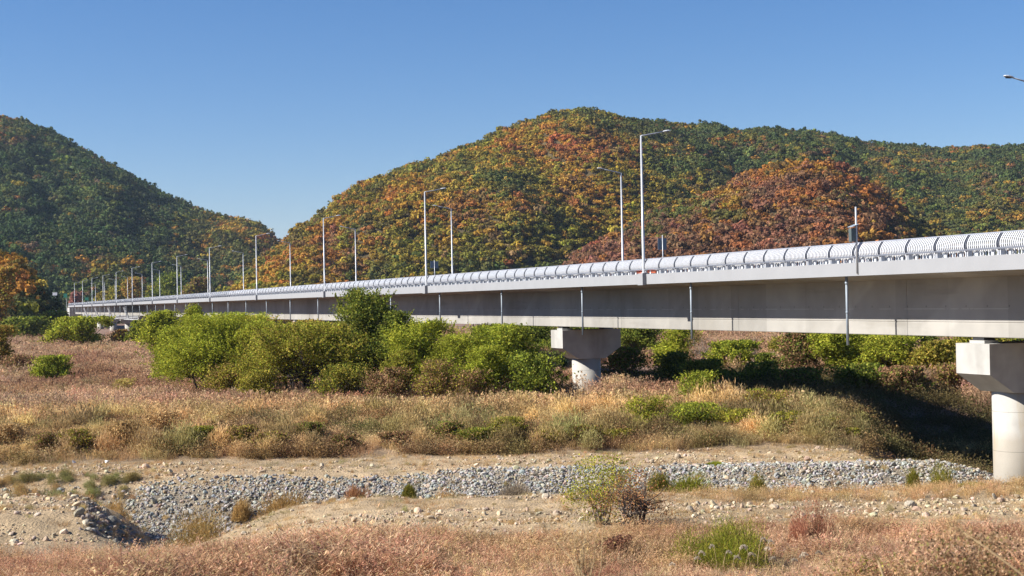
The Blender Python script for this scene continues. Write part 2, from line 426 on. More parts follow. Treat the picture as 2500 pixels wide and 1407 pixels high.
def bars_mb(s0, side=1, tf=TF, n=15, seg=6, o=None):
    mb = MB() if o is None else o
    zb = Z_FT + .002
    def q(s, dt, z): return SP(s, tf + side * dt, z)
    for k in range(n):
        s = s0 + .17 + (PS - .34) * k / (n - 1); prev = None
        for i in range(seg + 1):
            u = i / seg; ang = -0.55 + u * 2.05
            dt, z = .30 - .30 * math.cos(ang), zb + .34 + .74 * u
            cur = [q(s - .036, dt, z), q(s + .036, dt, z), q(s + .036, dt + .03, z), q(s - .036, dt + .03, z)]
            if prev: mb.add(prev + cur, [(0, 1, 5, 4), (1, 2, 6, 5), (2, 3, 7, 6), (3, 0, 4, 7)])
            prev = cur
    # inner guard rail of low balusters behind the curved screen
    for k in range(8):
        s = s0 + .15 + PS * k / 8
        mb.box(SP(s, tf, 0), B, T * side, K, (-.03, .36, zb), (.03, .42, zb + .30))
    mb.box(SP(s0, tf, 0), B, T * side, K, (0, .35, zb + .24), (PS, .43, zb + .30))
    for sx in (.62, 1.8):
        mb.box(SP(s0 + sx, tf, 0), B, T * side, K, (-.08, .2, zb), (.08, .3, zb + .28))
    return mb
sph = s_at(2442, TF + .1); n0 = int((sph - S0) / PS); first = sph - PS * 6
mbp = panel_mb(0); mbb = bars_mb(0)
pmesh = mbp.mesh('railing_post', M_grey); 
# ribs are grey, foot white: separate white foot mesh inside the bars
mbb.box(SP(0, TF, 0), B, T, K, (-.10, .08, Z_FT + .002), (-.052, .36, Z_FT + .42))
mbb.box(SP(0, TF, 0), B, T, K, (.052, .08, Z_FT + .002), (.10, .36, Z_FT + .42))
bmesh_ = mbb.mesh('railing_panel', M_white)
NPAN = 96
for k in range(NPAN):
    s = first + PS * k
    rp = link('railing_panel', bmesh_, bridge); rp.location = B * s - bl
    po = link('railing_post', pmesh, rp)
# the rest of the near railing and all of the far one
end_n = int((S1 - first) / PS)
mb = MB(); mg = MB()
for k in range(NPAN, end_n): bars_mb(first + PS * k, n=11, seg=4, o=mb); panel_mb(first + PS * k, o=mg)
o = bpart('distant_railing', mb, M_white); o['kind'] = 'stuff'
o = bpart('distant_railing_posts', mg, M_grey); o['kind'] = 'stuff'
mb = MB()
for k in range(0, end_n): bars_mb(first + PS * k, side=-1, tf=TFAR, n=9, seg=3, o=mb)
o = bpart('far_side_railing', mb, M_white); o['kind'] = 'stuff'
mb = MB()
for sd, tf in ((1, TF), (-1, TFAR)):
    mb.box(SP(0, tf, 0), B, T * sd, K, (first, .26, Z_RAIL - .055), (S1, .38, Z_RAIL + .0))
bpart('top_rail', mb, plain('top_rail_grey', (.36, .38, .44), .4, metal=.3, var=.03))
# abutment at the far end
mb = MB(); mb.box(SP(S1 + 3, 52.4, 0), B, T, K, (-1.8, -5.2, -1), (14, 5.2, 10.7)); bpart('abutment', mb, M_conc)
# maintenance platform round the far piers with thin white hangers
mb = MB()
for k in range(6, 10):
    s = sp2 + SPAN * k + 22
    for ds in (-2.0, 2.0):
        mb.tube([SP(s + ds, TG0 - 2.6, 11.2), SP(s + ds * .75, TG0 - 1.0, 6.6)], .2, 6)
    for zz in (6.4, 6.9, 7.4):
        mb.tube([SP(s - 27, TG0 - .9, zz), SP(s + 27, TG0 - .9, zz)], .10, 6)
    mb.box(SP(s, TG0, 0), B, T, K, (-14, -.95, 6.2), (14, -.25, 6.3))
    for j in range(-7, 8): mb.tube([SP(s + j * 2, TG0 - .9, 6.3), SP(s + j * 2, TG0 - .9, 7.2)], .04, 5)
bpart('maintenance_platform', mb, M_white)

# ------------------------------------------------------------------ street lamps
def lamp_meshes(sgn):
    h = 10.10; d = T * sgn
    mb = MB(); mb.tube([(0, 0, 0), (0, 0, .05), (0, 0, .051), (0, 0, 3.2), (0, 0, 3.21), (0, 0, h)], [.20, .20, .115, .105, .10, .072], 12); pole = mb.mesh('pole', M_pole, True)
    mb = MB(); mb.tube([K * (h - .02), K * (h + .02) + d * .2, K * (h + .20) + d * 1.15, K * (h + .34) + d * 1.85], [.06, .055, .048, .04], 8); arm = mb.mesh('arm', M_pole, True)
    mb = MB()
    a = K * (h + .35) + d * 1.8
    prof = [(0, .05, .04), (.08, .12, .06), (.25, .18, .085), (.45, .18, .08), (.62, .12, .05), (.66, .05, .02)]
    prev = None; n = 8
    for u, w, t_ in prof:
        c = a + d * u + K * (u * .12); cur = []
        for k in range(n):
            an = 2 * math.pi * k / n; cur.append(c + B * (w * math.cos(an)) + K * (t_ * math.sin(an) * (1 if math.sin(an) > 0 else .6)))
        if prev: mb.add(prev + cur, [(k, (k + 1) % n, n + (k + 1) % n, n + k) for k in range(n)])
        else: mb.add(cur, [tuple(range(n))])
        prev = cur
    mb.add(prev, [tuple(range(n))[::-1]])
    head = mb.mesh('lamp_head', M_white, True)
    mb = MB(); mb.box(a + K * -.0, B, d, K, (-.10, .15, -.045), (.10, .50, .0)); lens = mb.mesh('lens', M_dark)
    return pole, arm, head, lens
LN, LF = lamp_meshes(1), lamp_meshes(-1)
ordn = ['nearest', 'second', 'third', 'fourth', 'fifth', 'sixth', 'seventh', 'eighth', 'ninth', 'tenth', 'eleventh', 'twelfth', 'thirteenth', 'fourteenth', 'fifteenth']
vis_near = [s for s in near_s if s > 60]
for ms, ss, t, nm in ((LN, vis_near, TF + .02, 'camera side'), (LF, far_s, 58.1, 'far side')):
    for i, s in enumerate(ss):
        o = empty('street_lamp', SP(s, t, 11.79 if t < 50 else 11.74))
        if nm == 'far side' and i == 0: lb = 'street lamp at the right edge, only its dark lamp head reaching into the sky'
        elif nm == 'camera side': lb = f'{ordn[i]} lamp pole from the right on the near bridge edge, arm pointing right'
        else: lb = f'{ordn[i-1]} full lamp pole from the right on the far bridge edge, arm pointing left'
        tag(o, lb, 'street lamp', 'street lamps along the bridge')
        for q, m_ in zip(('pole', 'arm', 'lamp_head'), ms): l_ = link(q, m_, o)
        link('lens', ms[3], l_)
# signs on the bridge
def sign(px, t, wpx, top_py, bot_py, pole_top, label, mat=M_sign):
    s = s_at(px, t); p = SP(s, t, 11.7); yy = p.y
    zt, zb, zp = hz(px, top_py, yy), hz(px, bot_py, yy), hz(px, pole_top, yy)
    o = tag(empty('road_sign', p), label, 'sign')
    mb = MB(); mb.tube([(0, 0, -.3), (0, 0, zp - 11.7)], .05, 8); link('post', mb.mesh('post', M_pole, True), o)
    w = wpx * yy / FOC / 2
    mb = MB(); mb.box(Vector(), T, B, K, (-w / cT, .06, zb - 11.7), (w / cT, .10, zt - 11.7)); link('panel', mb.mesh('panel', mat), o)
    return o
sign(1620, 57.6, 22, 582, 610, 574, 'square grey sign back on a thin post right of the tallest lamp pole')
sign(1062, 57.6, 19, 638, 655, 636, 'small grey sign back on a thin post beside the third lamp pole')
# control box on a post on the near edge
s = s_at(2099, TF + .1); p = SP(s, TF - .05, 11.1)
o = tag(empty('control_post', p), 'thin grey post with dark equipment box and small solar panel at the bridge railing', 'equipment post')
zt = hz(2098, 505, p.y) - 11.1
mb = MB(); mb.tube([(0, 0, 0), (0, 0, zt)], .055, 8); link('post', mb.mesh('post', M_pole, True), o)
zb0, zb1 = hz(2092, 590, p.y) - 11.1, hz(2092, 558, p.y) - 11.1
mb = MB(); mb.box(Vector(), T, B, K, (-.36, -.05, zb0), (-.08, .22, zb1)); link('equipment_box', mb.mesh('equipment_box', plain('box_green_grey', (.07, .09, .09), .5)), o)
zs = hz(2092, 549, p.y) - 11.1
mb = MB(); mb.box(Vector((0, 0, zs)), (T + K * .35).normalized(), B, K, (-.42, -.25, 0), (.02, .25, .03)); link('solar_panel', mb.mesh('solar_panel', M_pipe), o)
# orange barrier lying behind the railing
s = s_at(1592, 47.2)
mb = MB(); mb.tube([B * -1.6 + K * .12, B * -.4 + K * .2, B * .5 + K * .14, B * 1.7 + K * .2], .13, 8)
o = link('barrier_roll', mb.mesh('barrier_roll', M_orange, True)); o.location = SP(s, 46.78, 11.73)
tag(o, 'faded orange plastic roll lying behind the railing foot next to the tallest lamp pole', 'barrier')
# far road signs beyond the bridge end
def far_sign(px, py, w, h, y, mat, label):
    xx = wx(px, y, 12); zc = hz(px, py, y)
    o = tag(empty('roadside_sign', (xx, y, 1.2)), label, 'sign')
    mb = MB(); W = w * y / FOC / 2; H = h * y / FOC / 2
    mb.box(Vector((0, 0, zc - 1.2)), Vector((1, 0, 0)), Vector((0, 1, 0)), K, (-W, -.1, -H), (W, .1, H)); link('panel', mb.mesh('panel', mat), o)
    mb = MB(); mb.tube([(W * .6, .25, 0), (W * .6, .25, zc - 1.2 + H)], .15, 6); link('post', mb.mesh('post', M_pole), o)
far_sign(131, 718, 18, 7, 742, M_white, 'small white roadside board beyond the left end of the bridge')
far_sign(160, 722, 9, 10, 750, M_green, 'small green road sign just left of the farthest lamp pole')
far_sign(212, 730, 9, 7, 755, M_green, 'small green road sign between the farthest lamp poles')

# ------------------------------------------------------------------ scatter (geometry nodes, only for uncountable stuff)
SRC = bpy.data.collections.new('scatter_sources')
def source_coll(name, meshes):
    c = bpy.data.collections.new(name)
    for i, m_ in enumerate(meshes):
        o = bpy.data.objects.new(f'{name}_{i:02d}', m_); c.objects.link(o)
    return c
def scatter(name, P, S, RZ, C, coll, tilt=None, kind='stuff'):
    n = len(P)
    me = bpy.data.meshes.new(name); me.vertices.add(n); me.vertices.foreach_set('co', P.astype(np.float32).ravel())
    a = me.attributes.new('rot', 'FLOAT_VECTOR', 'POINT'); rr = np.zeros((n, 3)); rr[:, 2] = RZ
    if tilt is not None: rr[:, :2] = tilt
    a.data.foreach_set('vector', rr.astype(np.float32).ravel())
    a = me.attributes.new('scl', 'FLOAT_VECTOR', 'POINT'); a.data.foreach_set('vector', S.astype(np.float32).ravel())
    a = me.attributes.new('col', 'FLOAT_COLOR', 'POINT'); a.data.foreach_set('color', np.c_[C, np.ones(n)].astype(np.float32).ravel())
    a = me.attributes.new('idx', 'INT', 'POINT'); a.data.foreach_set('value', rng.integers(0, 1000, n).astype(np.int32))
    ng = bpy.data.node_groups.new(name, 'GeometryNodeTree')
    ng.interface.new_socket('Geometry', in_out='INPUT', socket_type='NodeSocketGeometry')
    ng.interface.new_socket('Geometry', in_out='OUTPUT', socket_type='NodeSocketGeometry')
    N = ng.nodes.new; L = ng.links.new
    gi, go = N('NodeGroupInput'), N('NodeGroupOutput'); ci = N('GeometryNodeCollectionInfo'); ci.inputs[0].default_value = coll
    ci.inputs['Separate Children'].default_value = True; ci.inputs['Reset Children'].default_value = True
    ip = N('GeometryNodeInstanceOnPoints'); ip.inputs['Pick Instance'].default_value = True
    def attr(nm, dt):
        q = N('GeometryNodeInputNamedAttribute'); q.data_type = dt; q.inputs[0].default_value = nm; return q.outputs[0]
    L(gi.outputs[0], ip.inputs['Points']); L(ci.outputs[0], ip.inputs['Instance']); L(attr('idx', 'INT'), ip.inputs['Instance Index'])
    L(attr('rot', 'FLOAT_VECTOR'), ip.inputs['Rotation']); L(attr('scl', 'FLOAT_VECTOR'), ip.inputs['Scale']); L(ip.outputs[0], go.inputs[0])
    o = link(name, me); md = o.modifiers.new('scatter', 'NODES'); md.node_group = ng
    if kind: o['kind'] = kind
    return o

def quads_from(centers, normals, sx, sy, ups=None):
    """leaf quads (kite shaped) at centres"""
    n = len(centers); nr = normals / (np.linalg.norm(normals, axis=1, keepdims=True) + 1e-9)
    r = rng.normal(size=(n, 3)) if ups is None else ups
    a = np.cross(nr, r); a /= np.linalg.norm(a, axis=1, keepdims=True) + 1e-9; b = np.cross(nr, a)
    sx = np.broadcast_to(sx, (n,))[:, None]; sy = np.broadcast_to(sy, (n,))[:, None]
    V = np.stack([centers - b * sy, centers + a * sx, centers + b * sy, centers - a * sx], 1).reshape(-1, 3)
    Q = np.arange(4 * n).reshape(n, 4); return V, Q

# hill tree crowns
def forest_crown(seed, conifer=False, n=150):
    r_ = np.random.default_rng(seed)
    nl = 11 if not conifer else 9
    if conifer:
        lc = np.c_[r_.normal(0, .22, nl), r_.normal(0, .22, nl), np.linspace(.1, 1.0, nl)]; lr = np.linspace(.46, .16, nl)
    else:
        lc = np.c_[r_.normal(0, .30, nl), r_.normal(0, .30, nl), .42 + r_.normal(0, .13, nl)]; lr = r_.uniform(.16, .36, nl)
    k = r_.integers(0, nl, n); d = r_.normal(size=(n, 3)); d[:, 2] = np.abs(d[:, 2]) * .9 - .38; d /= np.linalg.norm(d, axis=1, keepdims=True)
    c = lc[k] + d * lr[k][:, None] * r_.uniform(.8, 1.05, n)[:, None]
    nr = d + r_.normal(0, .28, (n, 3))
    V, Q = quads_from(c, nr, r_.uniform(.07, .13, n), r_.uniform(.07, .13, n))
    # solid inner mass so that the crown is opaque
    return V, Q
fc = [np_mesh('forest_crown', *forest_crown(100 + i, n=230), M_inst) for i in range(7)]
fk = [np_mesh('forest_conifer', *forest_crown(200 + i, True, 150), M_inst) for i in range(4)]
C_dec = source_coll('crowns', fc); C_con = source_coll('conifers', fk)

# ------------------------------------------------------------------ hills
PAL = dict(
    dgreen=(.047, .070, .030), green=(.080, .100, .031), olive=(.125, .122, .024), ygreen=(.215, .175, .028),
    gold=(.31, .19, .03), orange=(.33, .145, .028), rust=(.25, .095, .034), red=(.26, .07, .04), mauve=(.19, .098, .062), brown=(.14, .078, .046))
PK = list(PAL); PV = np.array([PAL[k] for k in PK])
class Hill:
    def __init__(s, name, sky, crest, base, back, seed, tree, rel=30):
        s.name = name; s.px = np.array([p[0] for p in sky], float); s.py = np.array([p[1] for p in sky], float)
        s.crest = crest; s.base = base; s.back = back; s.seed = seed; s.tree = tree; s.rel = rel
    def h(s, a, r):
        """a: photo column of the direction (x/y*FOC+1250), r: distance"""
        cr = np.interp(a, *s.crest); ba = np.interp(a, *s.base)
        py = np.interp(a, s.px, s.py)
        hor = 760 - .02 * (a + 83)
        H = 10 + (hor - py) / FOC * cr - s.tree
        H = np.maximum(H, 0)
        u = (r - ba) / (cr - ba); v = (r - cr) / s.back
        rise = np.where(u < 1, 1.42 * np.clip(u, 0, 1) - .42 * np.clip(u, 0, 1) ** 2, np.cos(np.clip(v, 0, 1) * math.pi / 2) ** 1.2)
        x = (a - 1250) / FOC * r
        # gullies running down the slope, vanishing at the crest line
        gl = (fbm(x / 95 + r / 260, r / 330, s.seed) - .5) * 2 * s.rel + (fbm(x / 34, r / 60, s.seed + 5, 3) - .5) * s.rel * .55
        w = np.clip(np.sin(np.clip(u, 0, 1) * math.pi), 0, 1) * np.clip(H / 60, 0, 1)
        return np.maximum(H * rise + gl * w, -3) + 1.0 * (u > 0)
hills = [
    Hill('left_hill', [(-700, 60), (-300, 190), (-100, 258), (0, 281), (60, 292), (150, 330), (250, 386), (370, 452), (450, 492), (540, 524), (600, 532), (640, 548), (690, 600), (760, 680), (860, 760), (1000, 770)],
         ((-700, 1200), (1350, 1350)), ((-700, 1200), (900, 900)), 420, 11, 6, 34),
    Hill('left_spur', [(-700, 380), (-300, 480), (0, 520), (60, 525), (130, 548), (200, 556), (270, 575), (340, 600), (410, 640), (470, 676), (540, 706), (620, 750), (700, 770)],
         ((-700, 700), (980, 980)), ((-700, 700), (800, 790)), 200, 23, 6, 16),
    Hill('left_knoll', [(-700, 560), (-200, 590), (0, 606), (40, 618), (72, 660), (95, 705), (125, 745), (150, 790), (165, 830), (200, 850)],
         ((-700, 200), (470, 440)), ((-700, 200), (400, 370)), 120, 29, 5, 8),
    Hill('main_hill', [(440, 765), (530, 720), (575, 690), (620, 646), (655, 616), (680, 598), (740, 544), (800, 514), (850, 469), (900, 446), (960, 420), (1000, 397), (1060, 386), (1100, 366), (1150, 345), (1200, 327), (1240, 305), (1300, 288), (1350, 266), (1400, 263), (1450, 258), (1470, 260), (1500, 270), (1560, 286), (1620, 291), (1700, 297), (1760, 299), (1800, 313), (1830, 314), (1900, 311), (1980, 315), (2100, 336), (2200, 352), (2300, 356), (2400, 351), (2500, 352), (2700, 370), (3200, 420)],
         ((440, 900, 1500, 2300, 3200), (720, 950, 1060, 1330, 1450)), ((440, 900, 1500, 2300, 3200), (560, 640, 720, 860, 900)), 400, 41, 6, 32),
    Hill('brown_hill', [(1290, 735), (1340, 690), (1385, 640), (1420, 606), (1500, 566), (1560, 534), (1620, 504), (1700, 480), (1760, 455), (1830, 424), (1900, 397), (1950, 386), (2000, 386), (2060, 398), (2120, 432), (2180, 480), (2240, 532), (2300, 572), (2360, 606), (2460, 680), (2560, 760)],
         ((1290, 2500), (760, 740)), ((1290, 2500), (540, 520)), 200, 53, 5.5, 20),
]
def region_cols(hill, px, py, x, r, n):
    """species mix by where on the slope the trees grow"""
    W = np.full((n, len(PK)), .01)
    def add(w, **kw):
        for k, v in kw.items(): W[:, PK.index(k)] += w * v
    def blob(cx, cy, sx, sy): return np.exp(-((px - cx) / sx) ** 2 - ((py - cy) / sy) ** 2)
    nn = fbm(x / 45, r / 60, hill.seed + 61); n2 = fbm(x / 22, r / 30, hill.seed + 83)
    if hill.name == 'left_hill':
        add(1, dgreen=2.2, green=1.3, olive=.22, gold=.05, rust=.04)
        add(sstep(.5, .7, nn) * .8, olive=.5, green=1.0, brown=.2); add(blob(620, 560, 130, 60) * 2.2, gold=1.4, olive=1, orange=.9, rust=.3)
        add(blob(10, 305, 50, 25) * 1.2, orange=1.0, rust=.8); add(sstep(.62, .7, n2) * .5, orange=.6, gold=.4, rust=.3)
        add(blob(500, 650, 160, 70) * 1.5, green=.8, brown=.8, gold=.5)
    elif hill.name == 'left_spur':
        add(1, dgreen=2.4, green=1, olive=.15); add(sstep(.6, .68, n2) * .6, orange=.8, rust=.5, gold=.4); add(blob(250, 680, 60, 50) * 1.2, olive=1, gold=.6, brown=.5)
    elif hill.name == 'left_knoll':
        add(1, gold=1.1, orange=1.4, ygreen=.4, rust=.8, olive=.4); add(sstep(680, 740, py + (px - 40) * .8) * 3.5, dgreen=2, green=.6)  # dark green stands in for shade on the knoll's right and lower side
    elif hill.name == 'main_hill':
        t = sstep(1480, 1700, px + (420 - py) * .8)
        add((1 - t * .97) * 1.6, olive=1.3, ygreen=1.7, gold=1.1, green=.15, orange=.3)
        m_ = (1 - t)
        add(m_ * sstep(.52, .66, nn) * 2, orange=1.2, gold=.8, rust=.3); add(m_ * sstep(.48, .34, nn) * 1.4, green=.7, olive=1.3, dgreen=.2)
        add(blob(1400, 345, 110, 34) * 5, red=.7, rust=1.2, orange=.8); add(blob(1370, 295, 50, 25) * 3, orange=1, rust=.5)
        add(blob(980, 480, 110, 60) * 3, orange=1.6, rust=.6, gold=.5); add(blob(800, 590, 110, 70) * 4, rust=.9, orange=1.2, mauve=.8)
        add(blob(1230, 440, 60, 40) * 5, dgreen=1, green=1); add(blob(1280, 480, 90, 22) * 4, mauve=1, rust=.6, orange=.6)
        add(blob(1560, 520, 130, 120) * 3, ygreen=1.2, olive=1); add(blob(1150, 600, 220, 50) * 2.2, olive=1, ygreen=.7, green=.4)
        add(blob(1290, 640, 130, 30) * 5, dgreen=1.5, green=1); add(blob(900, 655, 130, 22) * 4, dgreen=1, olive=1)
        add(sstep(24, 4, py - np.interp(px, hill.px, hill.py)) * (1 - t) * 2.2, dgreen=.7, green=.8, olive=.6)
        add(t, dgreen=2.0, green=1.5, olive=.45, brown=.25, rust=.1, gold=.08)
        add(t * sstep(.55, .7, n2) * 1.5, orange=.5, rust=.6, gold=.3, olive=.5); add(t * blob(2350, 540, 260, 70) * 2, olive=1.2, gold=.5, green=.6)
        add(blob(1700, 470, 90, 40) * 3.5, gold=1.2, ygreen=.6)
    else:
        add(1, mauve=2.2, rust=1.1, brown=1.0, orange=.3); add(sstep(.55, .68, n2) * 1.0, orange=1, gold=.3)
        add(blob(1980, 395, 110, 22) * 4, gold=1, orange=1.6); add(sstep(.62, .72, nn) * .8, orange=1, gold=.4)
        add(blob(1760, 460, 60, 24) * 6, gold=1.2, ygreen=.4); add(blob(1700, 500, 110, 16) * 7, green=1.3, olive=.6)
        add(blob(1600, 560, 70, 20) * 3, green=1.5, olive=.5); add(blob(2230, 560, 60, 60) * 4, gold=.6, olive=1, dgreen=.8); add(blob(2150, 470, 60, 30) * 3, orange=1.4, rust=1)
    W /= W.sum(1, keepdims=True); cs = W.cumsum(1); u_ = fbm(x / 20, r / 34, hill.seed + 7, 3); u_ = np.argsort(np.argsort(u_)) / len(u_); u_ = np.where(rng.random(n) < .45, rng.random(n), np.clip(u_ + rng.normal(0, .12, n), 0, .999))
    k = (u_[:, None] > cs).sum(1).clip(0, len(PK) - 1)
    c = (.62 * PV[k] + .38 * (W @ PV)) * {'brown_hill': 1.2, 'left_hill': 1.6, 'left_spur': 1.5}.get(hill.name, 1.42) * rng.uniform(.86, 1.14, n)[:, None] * (1 + rng.normal(0, .07, (n, 3)))
    return np.clip(c, .005, .5), np.isin(k, [PK.index('dgreen')])
M_hill = plain('hill_floor', (.07, .05, .018), 1, nscale=.15, var=.4)
for hl in hills:
    a0, a1 = max(hl.px[0], -500), min(hl.px[-1], 3000)
    A_ = np.arange(a0, a1 + 12, 12.0)
    rmin = min(hl.base[1]) - 30; rmax = max(hl.crest[1]) + hl.back + 10
    R_ = np.arange(rmin, rmax, 9.0)
    AA, RR = np.meshgrid(A_, R_); HH = hl.h(AA, RR)
    V = np.c_[((AA - 1250) / FOC * RR).ravel(), RR.ravel(), HH.ravel()]; nx = len(A_)
    I = (np.arange(len(R_) - 1)[:, None] * nx + np.arange(nx - 1)[None, :]).ravel()
    me = np_mesh(hl.name, V, np.c_[I, I + 1, I + nx + 1, I + nx], M_hill, smooth=True)
    tag(link(hl.name, me), kind='structure')
    # trees
    sp = {'left_hill': 4.7, 'left_spur': 4.4, 'left_knoll': 3.4, 'main_hill': 3.7, 'brown_hill': 3.7}[hl.name]
    al, ar = (max(a0, -160) - 1250) / FOC, (min(a1, 2660) - 1250) / FOC
    xs = np.arange(min(al * rmax, al * rmin), max(ar * rmax, ar * rmin), sp * .92)
    ys = np.arange(rmin, rmax, sp * 1.02)
    gx, gy = np.meshgrid(xs, ys); gx = gx.ravel() + rng.uniform(-.5, .5, gx.size) * sp; gy = gy.ravel() + rng.uniform(-.5, .5, gy.size) * sp
    a = gx / gy * FOC + 1250
    cr = np.interp(a, *hl.crest); ba = np.interp(a, *hl.base)
    H = hl.h(a, gy)
    ok = (a > max(a0, -160)) & (a < min(a1, 2660)) & (gy > ba) & (gy < cr + 25) & (H > 1.2)
    gx, gy, a, H = gx[ok], gy[ok], a[ok], H[ok]
    py = 760 - .02 * (a + 83) - (H + 5 - 10) / gy * FOC
    # drop trees that other ground hides completely (below the bridge deck line seen from any nearby spot)
    cols, con = region_cols(hl, a, py, gx, gy, len(gx))
    n = len(gx); sc = sp * np.clip(rng.lognormal(.12, .24, n), .75, 2.0)
    S = np.c_[sc * rng.uniform(.85, 1.2, n), sc * rng.uniform(.85, 1.2, n), sc * rng.uniform(.75, 1.15, n)]
    P = np.c_[gx, gy, H - .12 * sc]
    print(hl.name, n)
    dc = ~con
    for msk, cc, nm in ((dc, C_dec, 'autumn_forest'), (con, C_con, 'pine_forest')):
        if msk.sum() == 0: continue
        S_ = S[msk].copy()
        if nm == 'pine_forest': S_[:, :2] *= 1.05
        scatter(nm, P[msk], S_, rng.uniform(0, 6.28, msk.sum()), cols[msk], cc)

# ------------------------------------------------------------------ grasses, reeds and stones
def blade_clump(seed, n, h, spread, w, bend, head=0., heads=0, leafy=0):
    r_ = np.random.default_rng(seed); V = []; Fq = []
    for i in range(n):
        a = r_.uniform(0, 6.28); rr = spread * math.sqrt(r_.random()); bx, by = rr * math.cos(a), rr * math.sin(a)
        hh = h * r_.uniform(.55, 1.05); b = bend * r_.uniform(.2, 1.2) * hh; da = a + r_.normal(0, .8)
        ww = w * r_.uniform(.6, 1.3); pa = r_.uniform(0, 3.14); ox, oy = math.cos(pa), math.sin(pa)
        o = len(V); m = 3
        for j in range(m + 1):
            u = j / m; cx = bx + math.cos(da) * b * u * u; cy = by + math.sin(da) * b * u * u; cz = hh * (u - .15 * bend * u * u)
            q = ww * (1 - u * .75)
            V += [(cx - ox * q, cy - oy * q, cz), (cx + ox * q, cy + oy * q, cz)]
        for j in range(m): Fq.append((o + 2 * j, o + 2 * j + 1, o + 2 * j + 3, o + 2 * j + 2))
        tip = V[-1]
        for k in range(heads):
            c = np.array(tip) + r_.normal(0, head, 3) * (1, 1, 1.6); d1 = r_.normal(0, head * .9, 3); d2 = r_.normal(0, head * .9, 3)
            o = len(V); V += [tuple(c - d1), tuple(c + d2), tuple(c + d1), tuple(c - d2)]; Fq.append((o, o + 1, o + 2, o + 3))
        for k in range(leafy):
            u = r_.uniform(.15, .95); c = np.array((bx + math.cos(da) * b * u * u, by + math.sin(da) * b * u * u, hh * u))
            ang = r_.uniform(0, 6.28); L_ = h * r_.uniform(.10, .22); d1 = np.array((math.cos(ang), math.sin(ang), r_.uniform(-.5, .6))) * L_
            sd = np.array((-math.sin(ang), math.cos(ang), 0)) * w * 1.2
            o = len(V); V += [tuple(c - sd * .3), tuple(c + d1 * .5 - sd), tuple(c + d1), tuple(c + d1 * .5 + sd)]; Fq.append((o, o + 1, o + 2, o + 3))
    return np.array(V), np.array(Fq)
def blades(nm, k, *a, **kw): return source_coll(nm, [np_mesh(nm, *blade_clump(i * 7 + 3, *a, **kw), M_grassI) for i in range(k)])
S_reed = blades('reed_clump', 5, 26, 1.35, .50, .015, .24, head=.035, heads=5, leafy=4)
S_dry = blades('dry_grass_clump', 5, 44, .75, .45, .010, .7, head=.02, heads=1, leafy=1)
S_red = blades('red_grass_clump', 6, 20, .80, .34, .013, .75, head=.0, heads=0, leafy=7)
S_short = blades('short_grass_clump', 4, 34, .28, .30, .008, .8)
def weed_clump(seed, n=170):
    r_ = np.random.default_rng(seed); c = r_.normal(0, .28, (n, 3)); c[:, 2] = np.abs(c[:, 2]) * 1.1 + .05
    return quads_from(c, r_.normal(size=(n, 3)), r_.uniform(.014, .034, n), r_.uniform(.03, .07, n))
S_weed = source_coll('weed_clump', [np_mesh('weed_clump', *weed_clump(40 + i), M_grassI) for i in range(5)])

def dome_clump(seed, n=900, h=1.3, r=.8, w=.010, L_=.10, hollow=.55):
    r_ = np.random.default_rng(seed); d = r_.normal(size=(n, 3)); d[:, 2] = np.abs(d[:, 2]); d /= np.linalg.norm(d, axis=1, keepdims=True)
    lob = np.array([(r_.normal(0, .28), r_.normal(0, .28), r_.uniform(.55, 1.0)) for _ in range(7)]); k = r_.integers(0, 7, n)
    rad = r_.uniform(hollow, 1.0, n)[:, None] * lob[k, 2][:, None]
    c = d * rad * np.array([r, r, h]) + np.c_[lob[k, 0] * r, lob[k, 1] * r, np.zeros(n)]
    return c, d, r_
def brush_mesh(seed, n=900, h=1.3, r=.8, w=.012, L_=.09, up=.8):
    c, d, r_ = dome_clump(seed, n, h, r)
    ax = d + r_.normal(0, .55, (n, 3)) + np.array([0, 0, up]); ax /= np.linalg.norm(ax, axis=1, keepdims=True)
    sd = np.cross(ax, r_.normal(size=(n, 3))); sd /= np.linalg.norm(sd, axis=1, keepdims=True)
    l = L_ * r_.uniform(.5, 1.5, n)[:, None]; ww = w * r_.uniform(.6, 1.4, n)[:, None]
    V = np.stack([c - ax * l, c + sd * ww, c + ax * l, c - sd * ww], 1).reshape(-1, 3); return V, np.arange(4 * n).reshape(n, 4)
S_brush = source_coll('brush_clump', [np_mesh('brush_clump', *brush_mesh(300 + i, 1300), M_grassI) for i in range(5)])
def region(n, y0, y1, a0=-180, a1=2680, power=1):
    y = y0 + (y1 - y0) * rng.random(n) ** power; a = rng.uniform(a0, a1, n)
    return (a - 1250) / FOC * y, y, a
def in_view_cols(c1, c2, t): return mixc(c1, c2, t)
def jit(c, s=.2):
    n = len(c); return np.clip(c * 1.28 * rng.uniform(1 - s, 1 + s, n)[:, None] * (1 + rng.normal(0, .05, (n, 3))), .004, .7)
def tl(n, s=.12): return rng.normal(0, s, (n, 2))
def area_sample(dens, y0, y1):
    A = (y1 ** 2 - y0 ** 2) / 2 * 3500 / FOC; n = int(A * dens); u = rng.random(n)
    y = np.sqrt(y0 ** 2 + u * (y1 ** 2 - y0 ** 2)); a = rng.uniform(-420, 3080, n)
    return (a - 1250) / FOC * y, y, a
